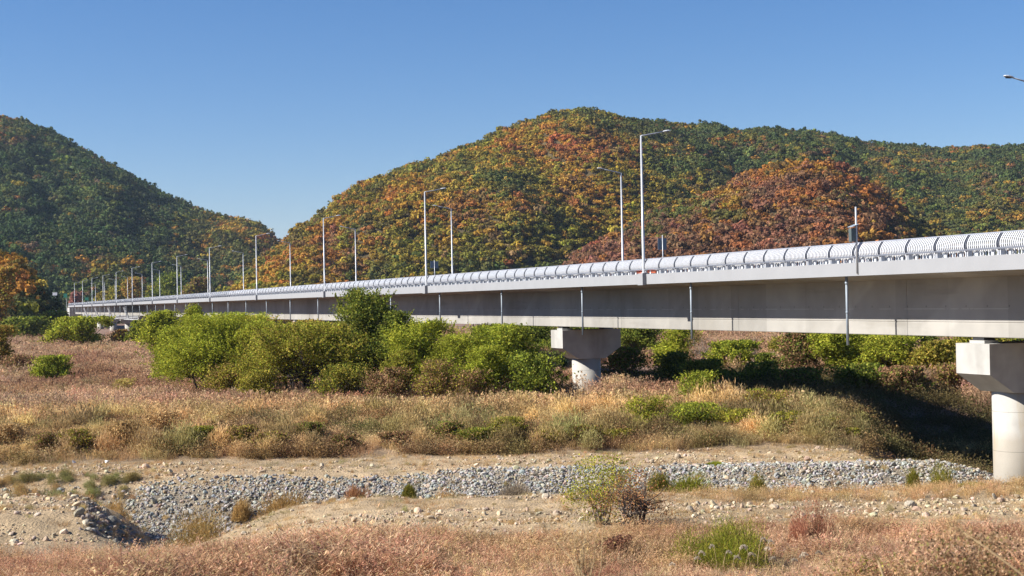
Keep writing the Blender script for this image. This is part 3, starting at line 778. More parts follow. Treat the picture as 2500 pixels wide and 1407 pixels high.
# plateau reeds
def put(name, xyz, dens_mask, cols, sc, coll, zoff=-.05, hvar=(.75, 1.3), tilt=.12):
    x, y = xyz; m_ = dens_mask; x, y, cols = x[m_], y[m_], cols[m_]; sc = sc[m_] if hasattr(sc, '__len__') else np.full(len(x), sc)
    n = len(x); s = sc * rng.uniform(*hvar, n)
    P = np.c_[x, y, G(x, y) + zoff]; print(name, n)
    return scatter(name, P, np.c_[sc * 1.0, sc * 1.0, s], rng.uniform(0, 6.28, n), jit(cols), coll, tilt=tl(n, tilt))
def pier_clear(x, y, r=1.6):
    ok = np.ones(len(x), bool)
    for s in pier_s:
        p = SP(s, 52.45, 0); ok &= (x - p.x) ** 2 + (y - p.y) ** 2 > r * r
    p = SP(sp2, 52.45, 0)      # trodden ground before the central pier
    ok &= ~((np.abs(x - p.x * y / p.y) < 2.3) & (y > p.y - 24) & (y < p.y) & (rng.random(len(x)) < .88))
    return ok
PINK = (.41, .275, .17); PINK2 = (.30, .175, .105); GOLD = (.54, .38, .185); STRAW = (.44, .32, .17); UMB = (.16, .095, .05); REDG = (.40, .215, .13); OLV = (.15, .135, .05); GRN = (.12, .155, .035)
for (d, y0, y1, s) in ((1.9, 99, 150, 1.0), (.9, 150, 230, 1.25), (.45, 230, 330, 1.6)):
    x, y, a = area_sample(d, y0, y1)
    c = mixc(PINK, PINK2, sstep(.4, .65, fbm(x / 9, y / 14, 7))); c = mixc(c, STRAW, sstep(.55, .75, fbm(x / 6, y / 9, 19)) * .4)
    c = mixc(c, GOLD, (1 - sstep(99, 112, y)) * .7)
    put('reed_bed', (x, y), (rng.random(len(x)) < .93 - .93 * ((x * cT + y * sT > 54) & (x * cT + y * sT < 76) & (a > 1440)) - .6 * ((x * cT + y * sT > 75) & (x * cT + y * sT < 100) & (a > 1440))) & pier_clear(x, y), c, s * (.8 + .5 * fbm(x / 8, y / 8, 2)), S_reed)
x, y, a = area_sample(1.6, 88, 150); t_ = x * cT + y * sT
put('darkened_shade_weeds', (x, y), (t_ > 54) & (t_ < 77) & (a > 1400) & pier_clear(x, y), mixc((.07, .08, .03), (.13, .08, .04), fbm(x / 5, y / 5, 3)), 1.5 + 0 * x, S_weed)  # weed colours darkened to deepen the bridge shadow on the ground
# bank: golden dry grass tangled with low weeds
x, y, a = area_sample(6.0, 86.0, 104)
c = mixc(GOLD, STRAW, fbm(x / 4, y / 3, 12)); c = mixc(c, (.26, .15, .075), sstep(.48, .62, fbm(x / 5, y / 2.5, 15)) * .8); c = mixc(c, OLV, sstep(.5, .62, fbm(x / 6 + 9, y / 3, 21)) * .45 * sstep(-6, 8, x))
hgt = sstep(86, 89, y) * (.75 + .8 * fbm(x / 3, y / 3, 33)) * (1 - .93 * sstep(18, 21, x - (y - 82) * .22))
put('dry_grass', (x, y), (rng.random(len(x)) < hgt) & pier_clear(x, y), c, .55 + .8 * fbm(x / 3.2, y / 2.5, 133) ** 1.3 + .45 * sstep(94, 98, y), S_dry)
x, y, a = area_sample(3.2, 85.5, 100)
c = mixc((.23, .145, .065), OLV, sstep(.42, .6, fbm(x / 4, y / 3, 52))); c = mixc(c, UMB, sstep(.5, .65, fbm(x / 3, y / 2, 58)) * .8)
put('weeds', (x, y), (fbm(x / 3, y / 2.5, 71) > .46) & (y > 86.5) & pier_clear(x, y), c, .8 + 1.0 * fbm(x / 4, y / 4, 8), S_weed)
# thicket of dry brush covering the bank
x, y, a = area_sample(.34, 86.3, 103)
c = mixc((.58, .41, .19), (.46, .30, .14), fbm(x / 5, y / 3, 401)); c = mixc(c, (.20, .18, .07), sstep(.5, .64, fbm(x / 7, y / 3, 402) + .09 * sstep(-6, 12, x)) * .8); c = mixc(c, (.13, .085, .05), (rng.random(len(x)) < .16) * .7)
put('bank_brush', (x, y), (y > 87 + 1.2 * fbm(x / 3, y * 0, 4)) & (x - (y - 82) * .22 < 20) & pier_clear(x, y, 2.4), c, .7 + 1.7 * fbm(x / 4, y / 3, 405) ** 1.4, S_brush, hvar=(.75, 1.2))
# sparse tufts on the bench, slope and near bank
x, y, a = area_sample(5.0, 58, 87)
c = mixc(STRAW, (.33, .21, .10), fbm(x / 3, y / 2, 5)); c = mixc(c, GRN, sstep(.62, .74, fbm(x / 4, y / 3, 90)) * .6)
den = np.clip(.28 * sstep(80.5, 82, y) + .16 + 1.0 * sstep(-20, -22, x - (y - 76) * .3) * sstep(73, 75, y) + sstep(.53, .66, fbm(x / 4, y / 1.5, 63)) * (1 - sstep(73, 75, y) * .75) + .75 * sstep(65, 67, y) * (1 - sstep(70, 71.5, y)) * sstep(.38, .5, fbm(x / 5, y * 0, 3)) * sstep(-14, -4, x), 0, 1)
put('short_dry_grass', (x, y), (rng.random(len(x)) < den) & pier_clear(x, y, 1.35), c, .8 + 0 * x, S_short)
x, y, a = area_sample(4.0, 65, 71)
put('straw_grass', (x, y), (rng.random(len(x)) < .85 * sstep(6, 12, x)) & pier_clear(x, y, 1.35), mixc(STRAW, (.40, .24, .11), fbm(x / 3, y, 4)), .62 + 0 * x, S_dry)
x, y, a = area_sample(2.2, 57, 86.5)
lf = sstep(-20, -23, x - (y - 76) * .3) * sstep(70.5, 72, y) * (1 - sstep(80, 81, y))
c = mixc((.36, .235, .10), (.20, .185, .07), sstep(.42, .6, fbm(x / 3, y / 2, 501))); c = mixc(c, (.40, .29, .15), (1 - lf) * .7)
put('small_brush', (x, y), (rng.random(len(x)) < np.clip(lf * .95 + .06 + .10 * sstep(74, 76, y) * (1 - sstep(79, 80, y)) + .22 * sstep(.56, .66, fbm(x / 3, y / 1.5, 63)), 0, 1)) & pier_clear(x, y, 2.0), c, .16 + .22 * lf + .16 * rng.random(len(x)) ** 3, S_brush)
# red-brown foreground grass
x, y, a = area_sample(9.0, 37, 57.5)
edge = 54.5 + (fbm(x / 5, x * 0, 88) - .5) * 7 - 3.5 * sstep(-8, -13, x) - .5 * sstep(4, 10, x)
c = mixc(REDG, (.47, .32, .20), rng.random(len(x))); c = mixc(c, (.30, .145, .09), sstep(.46, .64, fbm(x / 2.2, y / 2.2, 25)) * .75); c = mixc(c, (.40, .29, .15), (rng.random(len(x)) < .25) * .9); c = mixc(c, (.36, .24, .12), sstep(.55, .7, fbm(x / 5, y / 4, 36)) * .7)
gx_ = wx(1790, 45); nb = np.exp(-((x - gx_) / 2.2) ** 2 - ((y - 44) / 3.5) ** 2)
hh_ = (.35 + .75 * fbm(x / 1.3, y / 1.3, 6) + .8 * sstep(.5, .7, fbm(x / 5, y / 4, 67)) * (1 - .75 * sstep(44, 50, y)) + .6 * np.exp(-((x + 5.5) / 4) ** 2 - ((y - 50) / 4) ** 2)) * (1 - .6 * nb)
put('red_grass', (x, y), (y < edge) & (rng.random(len(x)) < (.35 + .9 * sstep(.3, .5, fbm(x / .9, y / .9, 61))) * (1 - .5 * nb)), c, hh_, S_red)
x, y, a = area_sample(.55, 40, 55)
put('pale_straw', (x, y), (fbm(x / 2.5, y / 2.5, 202) > .5) & (y < 53), mixc(STRAW, (.48, .36, .24), rng.random(len(x))), .7 + 0 * x, S_dry)

def rock_mesh(seed):
    import bmesh
    bm = bmesh.new(); bmesh.ops.create_icosphere(bm, subdivisions=2, radius=.5); r_ = random.Random(seed)
    cuts = [Vector((r_.gauss(0, 1), r_.gauss(0, 1), r_.gauss(0, 1))).normalized() for _ in range(9)]
    lim = [r_.uniform(.26, .42) for _ in cuts]
    for v in bm.verts:
        for c_, l_ in zip(cuts, lim):
            d = v.co.dot(c_)
            if d > l_: v.co -= c_ * (d - l_)
    me = bpy.data.meshes.new('rock'); bm.to_mesh(me); bm.free(); me.materials.append(M_rock); return me
S_rock = source_coll('rocks', [rock_mesh(i) for i in range(7)])
def rocks(name, x, y, s, c, squash=.7):
    n = len(x); print(name, n)
    P = np.c_[x, y, G(x, y) + s * .12]
    return scatter(name, P, np.c_[s * rng.uniform(.8, 1.5, n), s * rng.uniform(.8, 1.3, n), s * rng.uniform(.5, 1.0, n) * squash / .7], rng.uniform(0, 6.28, n), c, S_rock, tilt=rng.normal(0, .5, (n, 2)))
x, y, a = area_sample(105, 72.6, 80.4)
m_ = (rng.random(len(x)) < sstep(72.4, 73.2, y) * (1 - sstep(79.3, 80.4, y + .9 * sstep(2, -10, x)))) & ~((x - (y - 76) * .3 < -21.5) & (rng.random(len(x)) < .85)) & pier_clear(x, y, 1.5)
m_ &= rng.random(len(x)) > .5 * sstep(.58, .7, fbm(x / 3.5, y / 2, 611))
x, y = x[m_], y[m_]; s = np.clip(rng.lognormal(math.log(.108), .42, len(x)), .05, .36)
c = mixc((.16, .157, .15), (.31, .295, .265), rng.random(len(x))); c = mixc(c, (.28, .235, .17), (rng.random(len(x)) < .3) * .8)
rocks('riprap_stones', x, y, s, jit(c, .25))
x, y, a = area_sample(14, 56, 87)
rk = sstep(.5, .62, fbm(x / 5, y / 1.2, 99)); rk = np.maximum(rk, sstep(59, 61, y) * (1 - sstep(64.5, 66, y)) * .9 * sstep(.35, .5, fbm(x / 4, y / 2, 8)))
rk = np.maximum(rk, sstep(80.2, 81, y) * (1 - sstep(82, 83, y)) * .8); rk *= (1 - sstep(84, 86, y) * .7)
m_ = (rng.random(len(x)) < rk) & pier_clear(x, y, 1.4); x, y = x[m_], y[m_]
s = np.clip(rng.lognormal(math.log(.085), .55, len(x)), .035, .45); c = mixc((.27, .20, .12), (.37, .30, .215), rng.random(len(x)))
xe, ye = rng.uniform(-21, -13.2, 900), rng.uniform(57.5, 66, 900); ze = G(xe, ye); stp = (G(xe + .5, ye) - ze) < -.12
xe, ye = xe[stp], ye[stp]; rocks('berm_edge_stones', xe, ye, np.clip(rng.lognormal(math.log(.17), .45, len(xe)), .08, .6), jit(mixc((.14, .12, .10), (.26, .22, .17), rng.random(len(xe))), .25))
rocks('scattered_stones', x, y, s, jit(c, .25))

# ------------------------------------------------------------------ individual trees and shrubs
def limb_path(r_, a, b, sag=.15, k=5):
    a, b = Vector(a), Vector(b); L_ = (b - a).length; off = Vector((r_.gauss(0, 1), r_.gauss(0, 1), r_.gauss(0, .4))) * L_ * sag
    return [a.lerp(b, i / k) + off * math.sin(math.pi * i / k) * .6 + Vector((r_.gauss(0, .015), r_.gauss(0, .015), 0)) * L_ for i in range(k + 1)]
def make_tree(name, px, y, wpx, toppy, cols, label, cat='tree', group=None, leaf=.085, nleaf=9000, style='willow', trunk=True, zb=None, lean=0, bark=None, gap=.0, seed=None, stems=4, low=.12, xoff=0, dep=None, parts=('crown', 'trunk')):
    if style != 'bush' and y < 250: nleaf = int(nleaf * 2.1); leaf *= .76
    seed = seed or (int(px * 13 + y * 7)); r_ = random.Random(seed); q = np.random.default_rng(seed)
    z0 = 1.5; x = wx(px, y, 2.5) + xoff; z0 = g1(x, y) if zb is None else zb
    H = hz(px, toppy, y) - z0; W = wpx * y / FOC / 2; D = (W * .85) if dep is None else dep
    o = tag(empty(name, (x, y, z0)), label, cat, group)
    # lobes: clusters of twigs over an uneven crown
    nl = 9 if W > 1.5 else 6; lob = []
    for i in range(nl):
        an = 6.283 * (i + r_.random()) / nl; rr = r_.uniform(.15, .62)
        hh = r_.uniform(low + .22, .80) if i else .80
        if style == 'tall': hh = r_.uniform(.2, .9); rr *= 1.25 - hh
        lob.append((W * rr * math.cos(an), D * rr * math.sin(an), H * hh, r_.uniform(.30, .46) * W, r_.uniform(.16, .26) * H))
    lob.append((0, 0, H * .80, W * .42, H * .19)); lob = np.array(lob)
    ncl = int(26 + 60 * min(W / 4, 1.3)); k = q.integers(0, len(lob), ncl * 2)
    d = q.normal(size=(ncl * 2, 3)); d /= np.linalg.norm(d, axis=1, keepdims=True); d[:, 2] = np.where(d[:, 2] < -.3, -d[:, 2], d[:, 2])
    cc = np.c_[lob[k, 0] + d[:, 0] * lob[k, 3], lob[k, 1] + d[:, 1] * lob[k, 3], lob[k, 2] + d[:, 2] * lob[k, 4]]
    if style == 'bush':
        cc2 = np.c_[q.normal(0, W * .42, ncl), q.normal(0, D * .42, ncl), np.abs(q.uniform(low, .8, ncl)) * H]; cc = np.r_[cc, cc2]
    cc[:, 0] += lean * cc[:, 2]
    # squeeze into an ellipsoid-like envelope
    e = np.sqrt((cc[:, 0] / W) ** 2 + (cc[:, 1] / D) ** 2); f = np.where(e > .95, .95 / e, 1); cc[:, 0] *= f; cc[:, 1] *= f
    cc[:, 2] = np.clip(cc[:, 2], H * low, H * .98)
    cr = q.uniform(.13, .27, len(cc)) * min(W, H * .6) + .05
    kk = q.integers(0, len(cc), nleaf); off = q.normal(size=(nleaf, 3)) * cr[kk][:, None] * .62
    off[:, 2] *= .75
    # sprigs that stick out of the clusters
    dd = cc - np.array([0, 0, H * .4]); dd /= np.linalg.norm(dd, axis=1, keepdims=True) + 1e-6; dd += q.normal(0, .35, dd.shape)
    sprig = q.random(nleaf) < (.26 if style in ('willow', 'tall', 'round') else .22); tlen = q.random(nleaf) ** 1.3
    so = dd[kk] * (cr[kk] * 1.75 * tlen)[:, None] + q.normal(0, .06, (nleaf, 3)) * cr[kk][:, None]
    so[:, 2] += .25 * cr[kk] * tlen
    off = np.where(sprig[:, None], so, off)
    c = cc[kk] + off
    if gap: c = c[q.random(len(c)) > gap * (c[:, 2] < H * .5)]
    c = c[(c[:, 2] > H * low * .4) & (c[:, 2] < H * (1.0 + .05 * q.random(len(c))))]; n = len(c)
    nr = q.normal(size=(n, 3)) + np.array([0, 0, .7]) + off[:n] * 0
    sx = leaf * q.uniform(.6, 1.3, n); sy = leaf * q.uniform(.8, 1.6, n)
    ups = None
    if style == 'willow':
        sx = sx * .55; sy = sy * 1.5; ups = np.c_[q.normal(0, 1, n), q.normal(0, 1, n), q.normal(0, .35, n)]
    global rng; keep = rng; rng = q; Vv, Qq = quads_from(c, nr, sx, sy, ups); rng = keep
    ca = np.array(cols); tw = q.integers(0, len(ca), len(cc)); pick = np.where(q.random(n) < .6, tw[kk[:n]], q.integers(0, len(ca), n))
    cl = 1.62 * ca[pick] * (.8 + .4 * q.random(len(cc)))[kk[:n]][:, None] * q.uniform(.8, 1.2, n)[:, None]
    link(parts[0], np_mesh(parts[0], Vv, Qq, M_leaf, cl), o)
    mb = MB(); tr = max(.035, W * .028) if trunk else .02
    for i in range(stems):
        an = 6.283 * (i + r_.random()) / stems; sp = W * .12
        bx, by = math.cos(an) * sp * .4, math.sin(an) * sp * .4
        j = Vector((bx + math.cos(an) * W * .22, by + math.sin(an) * W * .22, H * r_.uniform(.28, .42)))
        pth = limb_path(r_, (bx, by, -.2), j, .08); mb.tube(pth, [tr * (1 - .45 * i_ / 5) for i_ in range(6)], 6)
        for m_ in range(5 if W > 1 else 3):
            t_ = Vector(cc[r_.randrange(len(cc))]); 
            if t_.z < j.z: t_.z = j.z + r_.random() * H * .4; t_.z = min(t_.z, H * .9)
            pth = limb_path(r_, j, t_, .12); mb.tube(pth, [tr * (.5 - .38 * i_ / 5) for i_ in range(6)], 5)
            for w_ in range(3):
                s_ = pth[r_.randrange(2, 5)]; e_ = s_ + Vector((r_.gauss(0, .4), r_.gauss(0, .4), r_.uniform(.0, .5))) * min(W, H) * .35
                mb.tube(limb_path(r_, s_, e_, .1, 3), [tr * .16, tr * .13, tr * .1, tr * .06], 4)
    link(parts[1], mb.mesh(parts[1], bark or M_bark, True), o)
    return o
LG = [(.18, .20, .022), (.23, .245, .03), (.13, .155, .02), (.28, .26, .035)]
OG = [(.16, .15, .024), (.21, .185, .03), (.11, .115, .02), (.25, .19, .04)]
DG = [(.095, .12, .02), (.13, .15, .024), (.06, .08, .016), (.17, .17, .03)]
BR = [(.18, .10, .05), (.13, .07, .04), (.25, .15, .08), (.14, .12, .04)]
YO = [(.27, .20, .04), (.26, .14, .035), (.17, .16, .03), (.30, .17, .05)]
big = 'willows and riverside trees in front of the bridge'; beh = 'trees growing under and behind the bridge'; bnk = 'low bushes on the dry bank'
make_tree('willow_tree', 400, 160, 120, 764, LG, 'bright green rounded willow at the far left of the tree row, touching the girder', group=big, nleaf=9000, leaf=.13)
make_tree('willow_tree', 478, 160, 70, 748, LG, 'slim pale willow poking its feathery top up to the railing', group=big, nleaf=4000, leaf=.12, style='willow')
make_tree('willow_tree', 510, 126, 290, 772, LG, 'wide light green willow with dark forked stems, leftmost of the front tree row', group=big, nleaf=36000, leaf=.085, stems=6, gap=.12, low=.14)
make_tree('willow_tree', 745, 118, 370, 795, OG + LG[:1], 'olive green spreading tree with many dark stems in the middle of the front row', group=big, nleaf=42000, leaf=.08, style='round', stems=9, gap=.12, low=.05)
make_tree('willow_tree', 425, 138, 130, 800, LG, 'pale green willow filling the left flank of the front row', group=big, nleaf=12000, leaf=.09, low=.08)
make_tree('willow_tree', 628, 124, 150, 790, LG + OG[:2], 'yellow-green willow wedged between the two widest front trees', group=big, nleaf=14000, leaf=.085, low=.1)
make_tree('willow_tree', 980, 112, 90, 860, OG + LG[:1], 'low olive willow shoots at the right foot of the tall dark tree', group=big, nleaf=7000, leaf=.07, low=.04)
make_tree('willow_tree', 1170, 109, 100, 850, LG, 'low bright willow shoots in the gap of the right front bushes', group=big, nleaf=8000, leaf=.07, low=.04)
make_tree('broadleaf_tree', 885, 132, 220, 712, DG + OG[:1], 'tall dark green tree reaching above the bridge railing', group=big, nleaf=28000, leaf=.10, style='tall', low=.05)
make_tree('broadleaf_tree', 965, 130, 120, 766, DG, 'dark green side tree right of the tallest tree, over the white girder edge', group=big, nleaf=9000, leaf=.095, style='round', gap=.2)
make_tree('autumn_tree', 620, 150, 170, 776, YO, 'yellow and orange turning tree behind the front willows', group=big, nleaf=8000, leaf=.12, style='round')
make_tree('autumn_tree', 745, 150, 130, 786, OG + YO, 'olive bush with orange tips just left of the second pier cap', group=big, nleaf=6000, leaf=.12, style='round')
make_tree('willow_tree', 1035, 116, 160, 786, LG, 'light green willow just right of the tall dark tree', group=big, nleaf=16000, leaf=.085, gap=.1, low=.05)
make_tree('willow_tree', 1110, 114, 150, 822, LG + OG[:1], 'low yellow-green willow bush between two taller ones', group=big, nleaf=12000, leaf=.08, low=.04)
make_tree('willow_tree', 1235, 112, 215, 798, LG + DG[:1], 'full bright green willow left of the central pier', group=big, nleaf=18000, leaf=.085, low=.06)
make_tree('broadleaf_tree', 1310, 108, 150, 862, DG + LG[:1], 'dark green low bush at the left foot of the central pier', group=big, nleaf=8000, leaf=.075, style='bush', low=.04)
make_tree('shrub', 1180, 135, 80, 796, [(.05, .05, .025), (.07, .05, .03)], 'nearly black shrub between the bright willows under the girder', 'bush', beh, nleaf=4000, leaf=.10, style='round')
make_tree('shrub', 1070, 108, 120, 880, BR + OG, 'brown and olive brushy thicket under the light green willows', 'bush', big, nleaf=7000, leaf=.06, style='bush', low=.03)
make_tree('shrub', 560, 122, 150, 890, OG + BR[:1], 'olive brush around the stems of the widest front willow', 'bush', big, nleaf=8000, leaf=.065, style='bush', low=.03)
make_tree('shrub', 830, 113, 150, 890, OG + DG[:1], 'olive green undergrowth below the tall dark tree', 'bush', big, nleaf=8000, leaf=.06, style='bush', low=.03)
make_tree('shrub', 940, 110, 120, 900, BR, 'dark brown dead brush at the foot of the tall tree', 'bush', big, nleaf=6000, leaf=.06, style='bush', low=.03)
make_tree('shrub', 1150, 106, 110, 905, BR + OG[:2], 'tan brush tangled in front of the willow left of the pier', 'bush', big, nleaf=5000, leaf=.06, style='bush', low=.03)
make_tree('shrub', 640, 114, 110, 905, OG, 'olive undergrowth between the two front willows', 'bush', big, nleaf=6000, leaf=.06, style='bush', low=.03)
# behind the bridge
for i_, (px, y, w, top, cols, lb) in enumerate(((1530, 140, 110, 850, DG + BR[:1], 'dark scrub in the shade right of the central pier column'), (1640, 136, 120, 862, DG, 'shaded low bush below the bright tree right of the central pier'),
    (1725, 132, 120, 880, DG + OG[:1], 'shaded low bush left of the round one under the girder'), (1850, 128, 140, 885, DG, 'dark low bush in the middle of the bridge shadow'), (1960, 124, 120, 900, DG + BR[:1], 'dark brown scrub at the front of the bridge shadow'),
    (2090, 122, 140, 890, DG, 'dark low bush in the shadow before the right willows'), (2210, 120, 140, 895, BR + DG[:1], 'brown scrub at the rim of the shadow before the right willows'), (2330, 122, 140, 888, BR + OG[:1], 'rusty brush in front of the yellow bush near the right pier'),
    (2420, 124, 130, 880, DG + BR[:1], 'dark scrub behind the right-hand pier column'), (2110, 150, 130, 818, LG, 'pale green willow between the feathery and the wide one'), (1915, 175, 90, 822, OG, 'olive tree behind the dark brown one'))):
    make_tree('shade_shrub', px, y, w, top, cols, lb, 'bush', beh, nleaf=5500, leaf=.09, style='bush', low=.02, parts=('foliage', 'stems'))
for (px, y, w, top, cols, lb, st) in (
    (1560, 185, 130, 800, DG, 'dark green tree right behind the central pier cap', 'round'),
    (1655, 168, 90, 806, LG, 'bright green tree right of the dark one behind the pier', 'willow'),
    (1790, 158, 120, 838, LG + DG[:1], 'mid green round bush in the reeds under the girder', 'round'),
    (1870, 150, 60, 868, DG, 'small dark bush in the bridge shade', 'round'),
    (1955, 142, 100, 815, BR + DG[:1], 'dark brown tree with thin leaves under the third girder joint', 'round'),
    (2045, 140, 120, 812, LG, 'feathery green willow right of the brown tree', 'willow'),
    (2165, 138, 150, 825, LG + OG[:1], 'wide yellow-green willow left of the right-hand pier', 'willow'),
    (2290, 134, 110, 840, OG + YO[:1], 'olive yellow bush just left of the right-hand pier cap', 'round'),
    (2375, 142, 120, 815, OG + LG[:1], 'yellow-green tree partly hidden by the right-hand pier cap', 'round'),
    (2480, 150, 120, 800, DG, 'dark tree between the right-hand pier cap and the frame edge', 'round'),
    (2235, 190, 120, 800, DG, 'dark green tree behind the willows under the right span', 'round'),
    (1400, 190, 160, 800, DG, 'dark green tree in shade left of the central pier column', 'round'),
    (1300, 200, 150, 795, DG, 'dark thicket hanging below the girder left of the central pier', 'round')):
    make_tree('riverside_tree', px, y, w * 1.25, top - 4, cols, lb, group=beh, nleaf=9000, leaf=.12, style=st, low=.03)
for (px, y, w, top) in ((1710, 165, 90, 812), (1830, 170, 90, 820)):
    make_tree('bare_shrub', px, y, w, top, BR, 'leafless brown shrub under the girder, %s' % ('nearer the central pier' if px < 1800 else 'in front of the tan reeds'), 'bush', beh, nleaf=500, leaf=.07, style='round', stems=9, parts=('twigs', 'stems'), bark=M_barkp)
# small pine at the pier
def pine(px, y, toppy, wpx, label):
    x = wx(px, y, 2); z0 = g1(x, y); H = hz(px, toppy, y) - z0; o = tag(empty('pine_tree', (x, y, z0)), label, 'tree')
    q = np.random.default_rng(5); C_ = []; r_ = random.Random(4); mb = MB(); mb.tube([(0, 0, -.2), (.03, 0, H * .5), (0, 0, H)], [.07, .05, .015], 6)
    for i in range(34):
        u = r_.uniform(.25, .98); an = r_.uniform(0, 6.28); L_ = wpx * y / FOC / 2 * (1.1 - u) * 1.3 + .12
        e = Vector((math.cos(an) * L_, math.sin(an) * L_, H * u + L_ * .35)); mb.tube([(0, 0, H * u), e], [.018, .006], 4)
        for t_ in (.5, .75, 1.0): C_.append((e.x * t_, e.y * t_, H * u + L_ * .35 * t_))
    C_ = np.array(C_); k = q.integers(0, len(C_), 3600); c = C_[k] + q.normal(0, .11, (3600, 3)); V_, Q_ = quads_from(c, q.normal(size=(3600, 3)), .010, .085)
    link('crown', np_mesh('crown', V_, Q_, M_leaf, np.array([(.03, .065, .02)]) * q.uniform(.7, 1.4, 3600)[:, None]), o)
    link('trunk', mb.mesh('trunk', M_bark, True), o)
pine(1373, 112, 876, 62, 'small young pine standing in front of the central pier column')
# left field
make_tree('shrub', 128, 150, 108, 870, LG + DG[:1], 'lone green shrub in the pink reed field at the left', 'bush', nleaf=6000, leaf=.085, style='round', low=.1)
make_tree('autumn_tree', -8, 185, 100, 798, YO + OG, 'brown and yellow bushy tree cut by the left frame edge', nleaf=8000, leaf=.12, style='round', low=.05)
make_tree('shrub', 30, 165, 130, 868, BR, 'low brown brush spreading right of the tree at the left edge', 'bush', nleaf=4000, leaf=.09, style='bush', low=.03)
make_tree('willow_tree', 190, 262, 155, 776, LG, 'broad bright green willow mound at the far edge of the reed field', 'tree', nleaf=14000, leaf=.15, low=.03, style='round')
make_tree('willow_tree', 335, 262, 60, 784, LG + DG, 'green bush right of the far white pier columns', 'bush', nleaf=5000, leaf=.15, low=.03, style='round')
make_tree('shrub', 292, 262, 44, 806, YO + BR, 'small brownish bush between the far pier columns', 'bush', nleaf=2500, leaf=.14, low=.03, style='round')
make_tree('shrub', 300, 128, 60, 925, [(.26, .22, .06), (.3, .22, .08)], 'pale yellow-green low bush in the reeds left of the willows', 'bush', nleaf=1500, leaf=.06, low=.03, style='bush')
# far trees behind the bridge end
for i, (px, y, w, top, cols, lb) in enumerate((
    (60, 360, 120, 775, DG, 'dark shaded tree group at the foot of the knoll, nearest the left edge'), (125, 375, 70, 762, DG, 'dark tree at the knoll foot next to the far bridge end'),
    (5, 372, 80, 655, YO, 'orange and yellow tall tree against the left edge'), (150, 420, 40, 762, OG, 'small olive tree right under the far bridge end'),
    (325, 760, 60, 680, YO, 'orange tree behind the far lamp poles'), (410, 770, 100, 668, DG, 'round dark green tree behind the far railing'), (285, 765, 50, 700, OG, 'olive tree left of the orange one behind the railing'),
    (185, 770, 30, 712, [(.25, .12, .09)], 'small pinkish tree behind the farthest lamp pole'), (480, 700, 60, 680, BR + OG, 'brown-green tree behind the railing left of the valley'),
    (250, 775, 40, 715, OG + YO, 'small yellow-green tree among the farthest lamps'), (375, 780, 40, 700, OG, 'small olive bush beside the round dark green tree'), (450, 740, 50, 700, DG, 'low dark tree right of the round green one'))):
    make_tree('distant_tree', px, y, w, top, cols, lb, group='trees beyond the far bridge end', nleaf=5000, leaf=.28 if y < 500 else .45, style='round', low=.05, zb=1.2)
# bank bushes
bb = [(1585, 93, 130, 968, LG + OG, 'green bush on the bank below the central pier, left of the biggest one'), (1690, 92, 170, 985, LG + DG, 'largest green bush on the dry bank right of the central pier'), (1790, 91, 120, 1000, OG + LG[:1], 'olive green bush right of the largest bank bush'),
      (1925, 91, 130, 1005, OG + DG[:1], 'olive bush on the bank near the bridge shadow'), (2010, 91, 90, 1022, OG, 'small olive bush at the edge of the bridge shadow'), (2075, 90, 70, 1046, OG + LG[:1], 'low green tuft where the bank runs into the shadow'),
      (490, 90, 90, 1042, DG + OG, 'dark green bush on the left half of the bank'), (590, 90, 110, 1040, OG + BR, 'olive brown bush beside the dark green one on the left bank'), (760, 91, 80, 1032, DG + BR, 'dark bush in the middle of the left bank'),
      (650, 89, 100, 1055, BR + OG[:2], 'brown scrub low on the bank under the willows'), (845, 88.5, 90, 1062, BR + DG[:1], 'dark brown bush at the bank foot near the path'), (960, 89, 100, 1055, BR, 'rusty brown scrub at the bank foot'),
      (1095, 90, 90, 1030, DG + BR, 'dark green and brown bush at the centre of the bank'), (1160, 89, 100, 1045, OG + DG, 'green brown bush right of the central dark one'), (1240, 90, 110, 1020, OG + DG[:1], 'taller olive bush on the centre bank'),
      (1330, 89, 110, 1050, OG + BR[:1], 'low olive bush left of the pier axis on the bank'), (1420, 89, 100, 1040, BR + OG, 'brown green scrub right below the central pier'), (1500, 89, 90, 1048, OG, 'small olive bush between scrub and green bushes'),
      (110, 89, 90, 1058, BR + OG[:1], 'shadowy brown bush at the far left bank foot'), (190, 89, 80, 1050, OG + BR, 'olive brown bush near the white litter on the left'), (300, 90, 100, 1030, [(.3, .2, .09), (.2, .14, .06)], 'golden brown bush on the left bank'),
      (395, 92, 100, 1008, [(.32, .22, .10), (.24, .15, .07)], 'straw coloured bush high on the left bank'), (20, 91, 110, 1035, [(.33, .23, .11), (.25, .17, .08)], 'straw bush cut by the left frame edge'), (1870, 96, 150, 955, OG + BR[:2], 'brushy olive thicket along the bank top by the shadow')]
for (px, y, w, top, cols, lb) in bb:
    make_tree('shrub', px, y, w, top, cols, lb, 'bush', bnk, nleaf=6500, leaf=.042, style='bush', low=.02, stems=5, parts=('foliage', 'stems'))
make_tree('sapling', 1705, 100, 120, 908, LG + DG[:2], 'young green sapling with pale stem in front of the bridge shadow', 'tree', nleaf=1800, leaf=.065, style='round', stems=2, bark=M_barkp, gap=.5)
make_tree('sapling', 1850, 98, 70, 950, LG + DG, 'small green sapling at the rim of the dark shade', 'tree', nleaf=900, leaf=.06, style='round', stems=2, gap=.4)
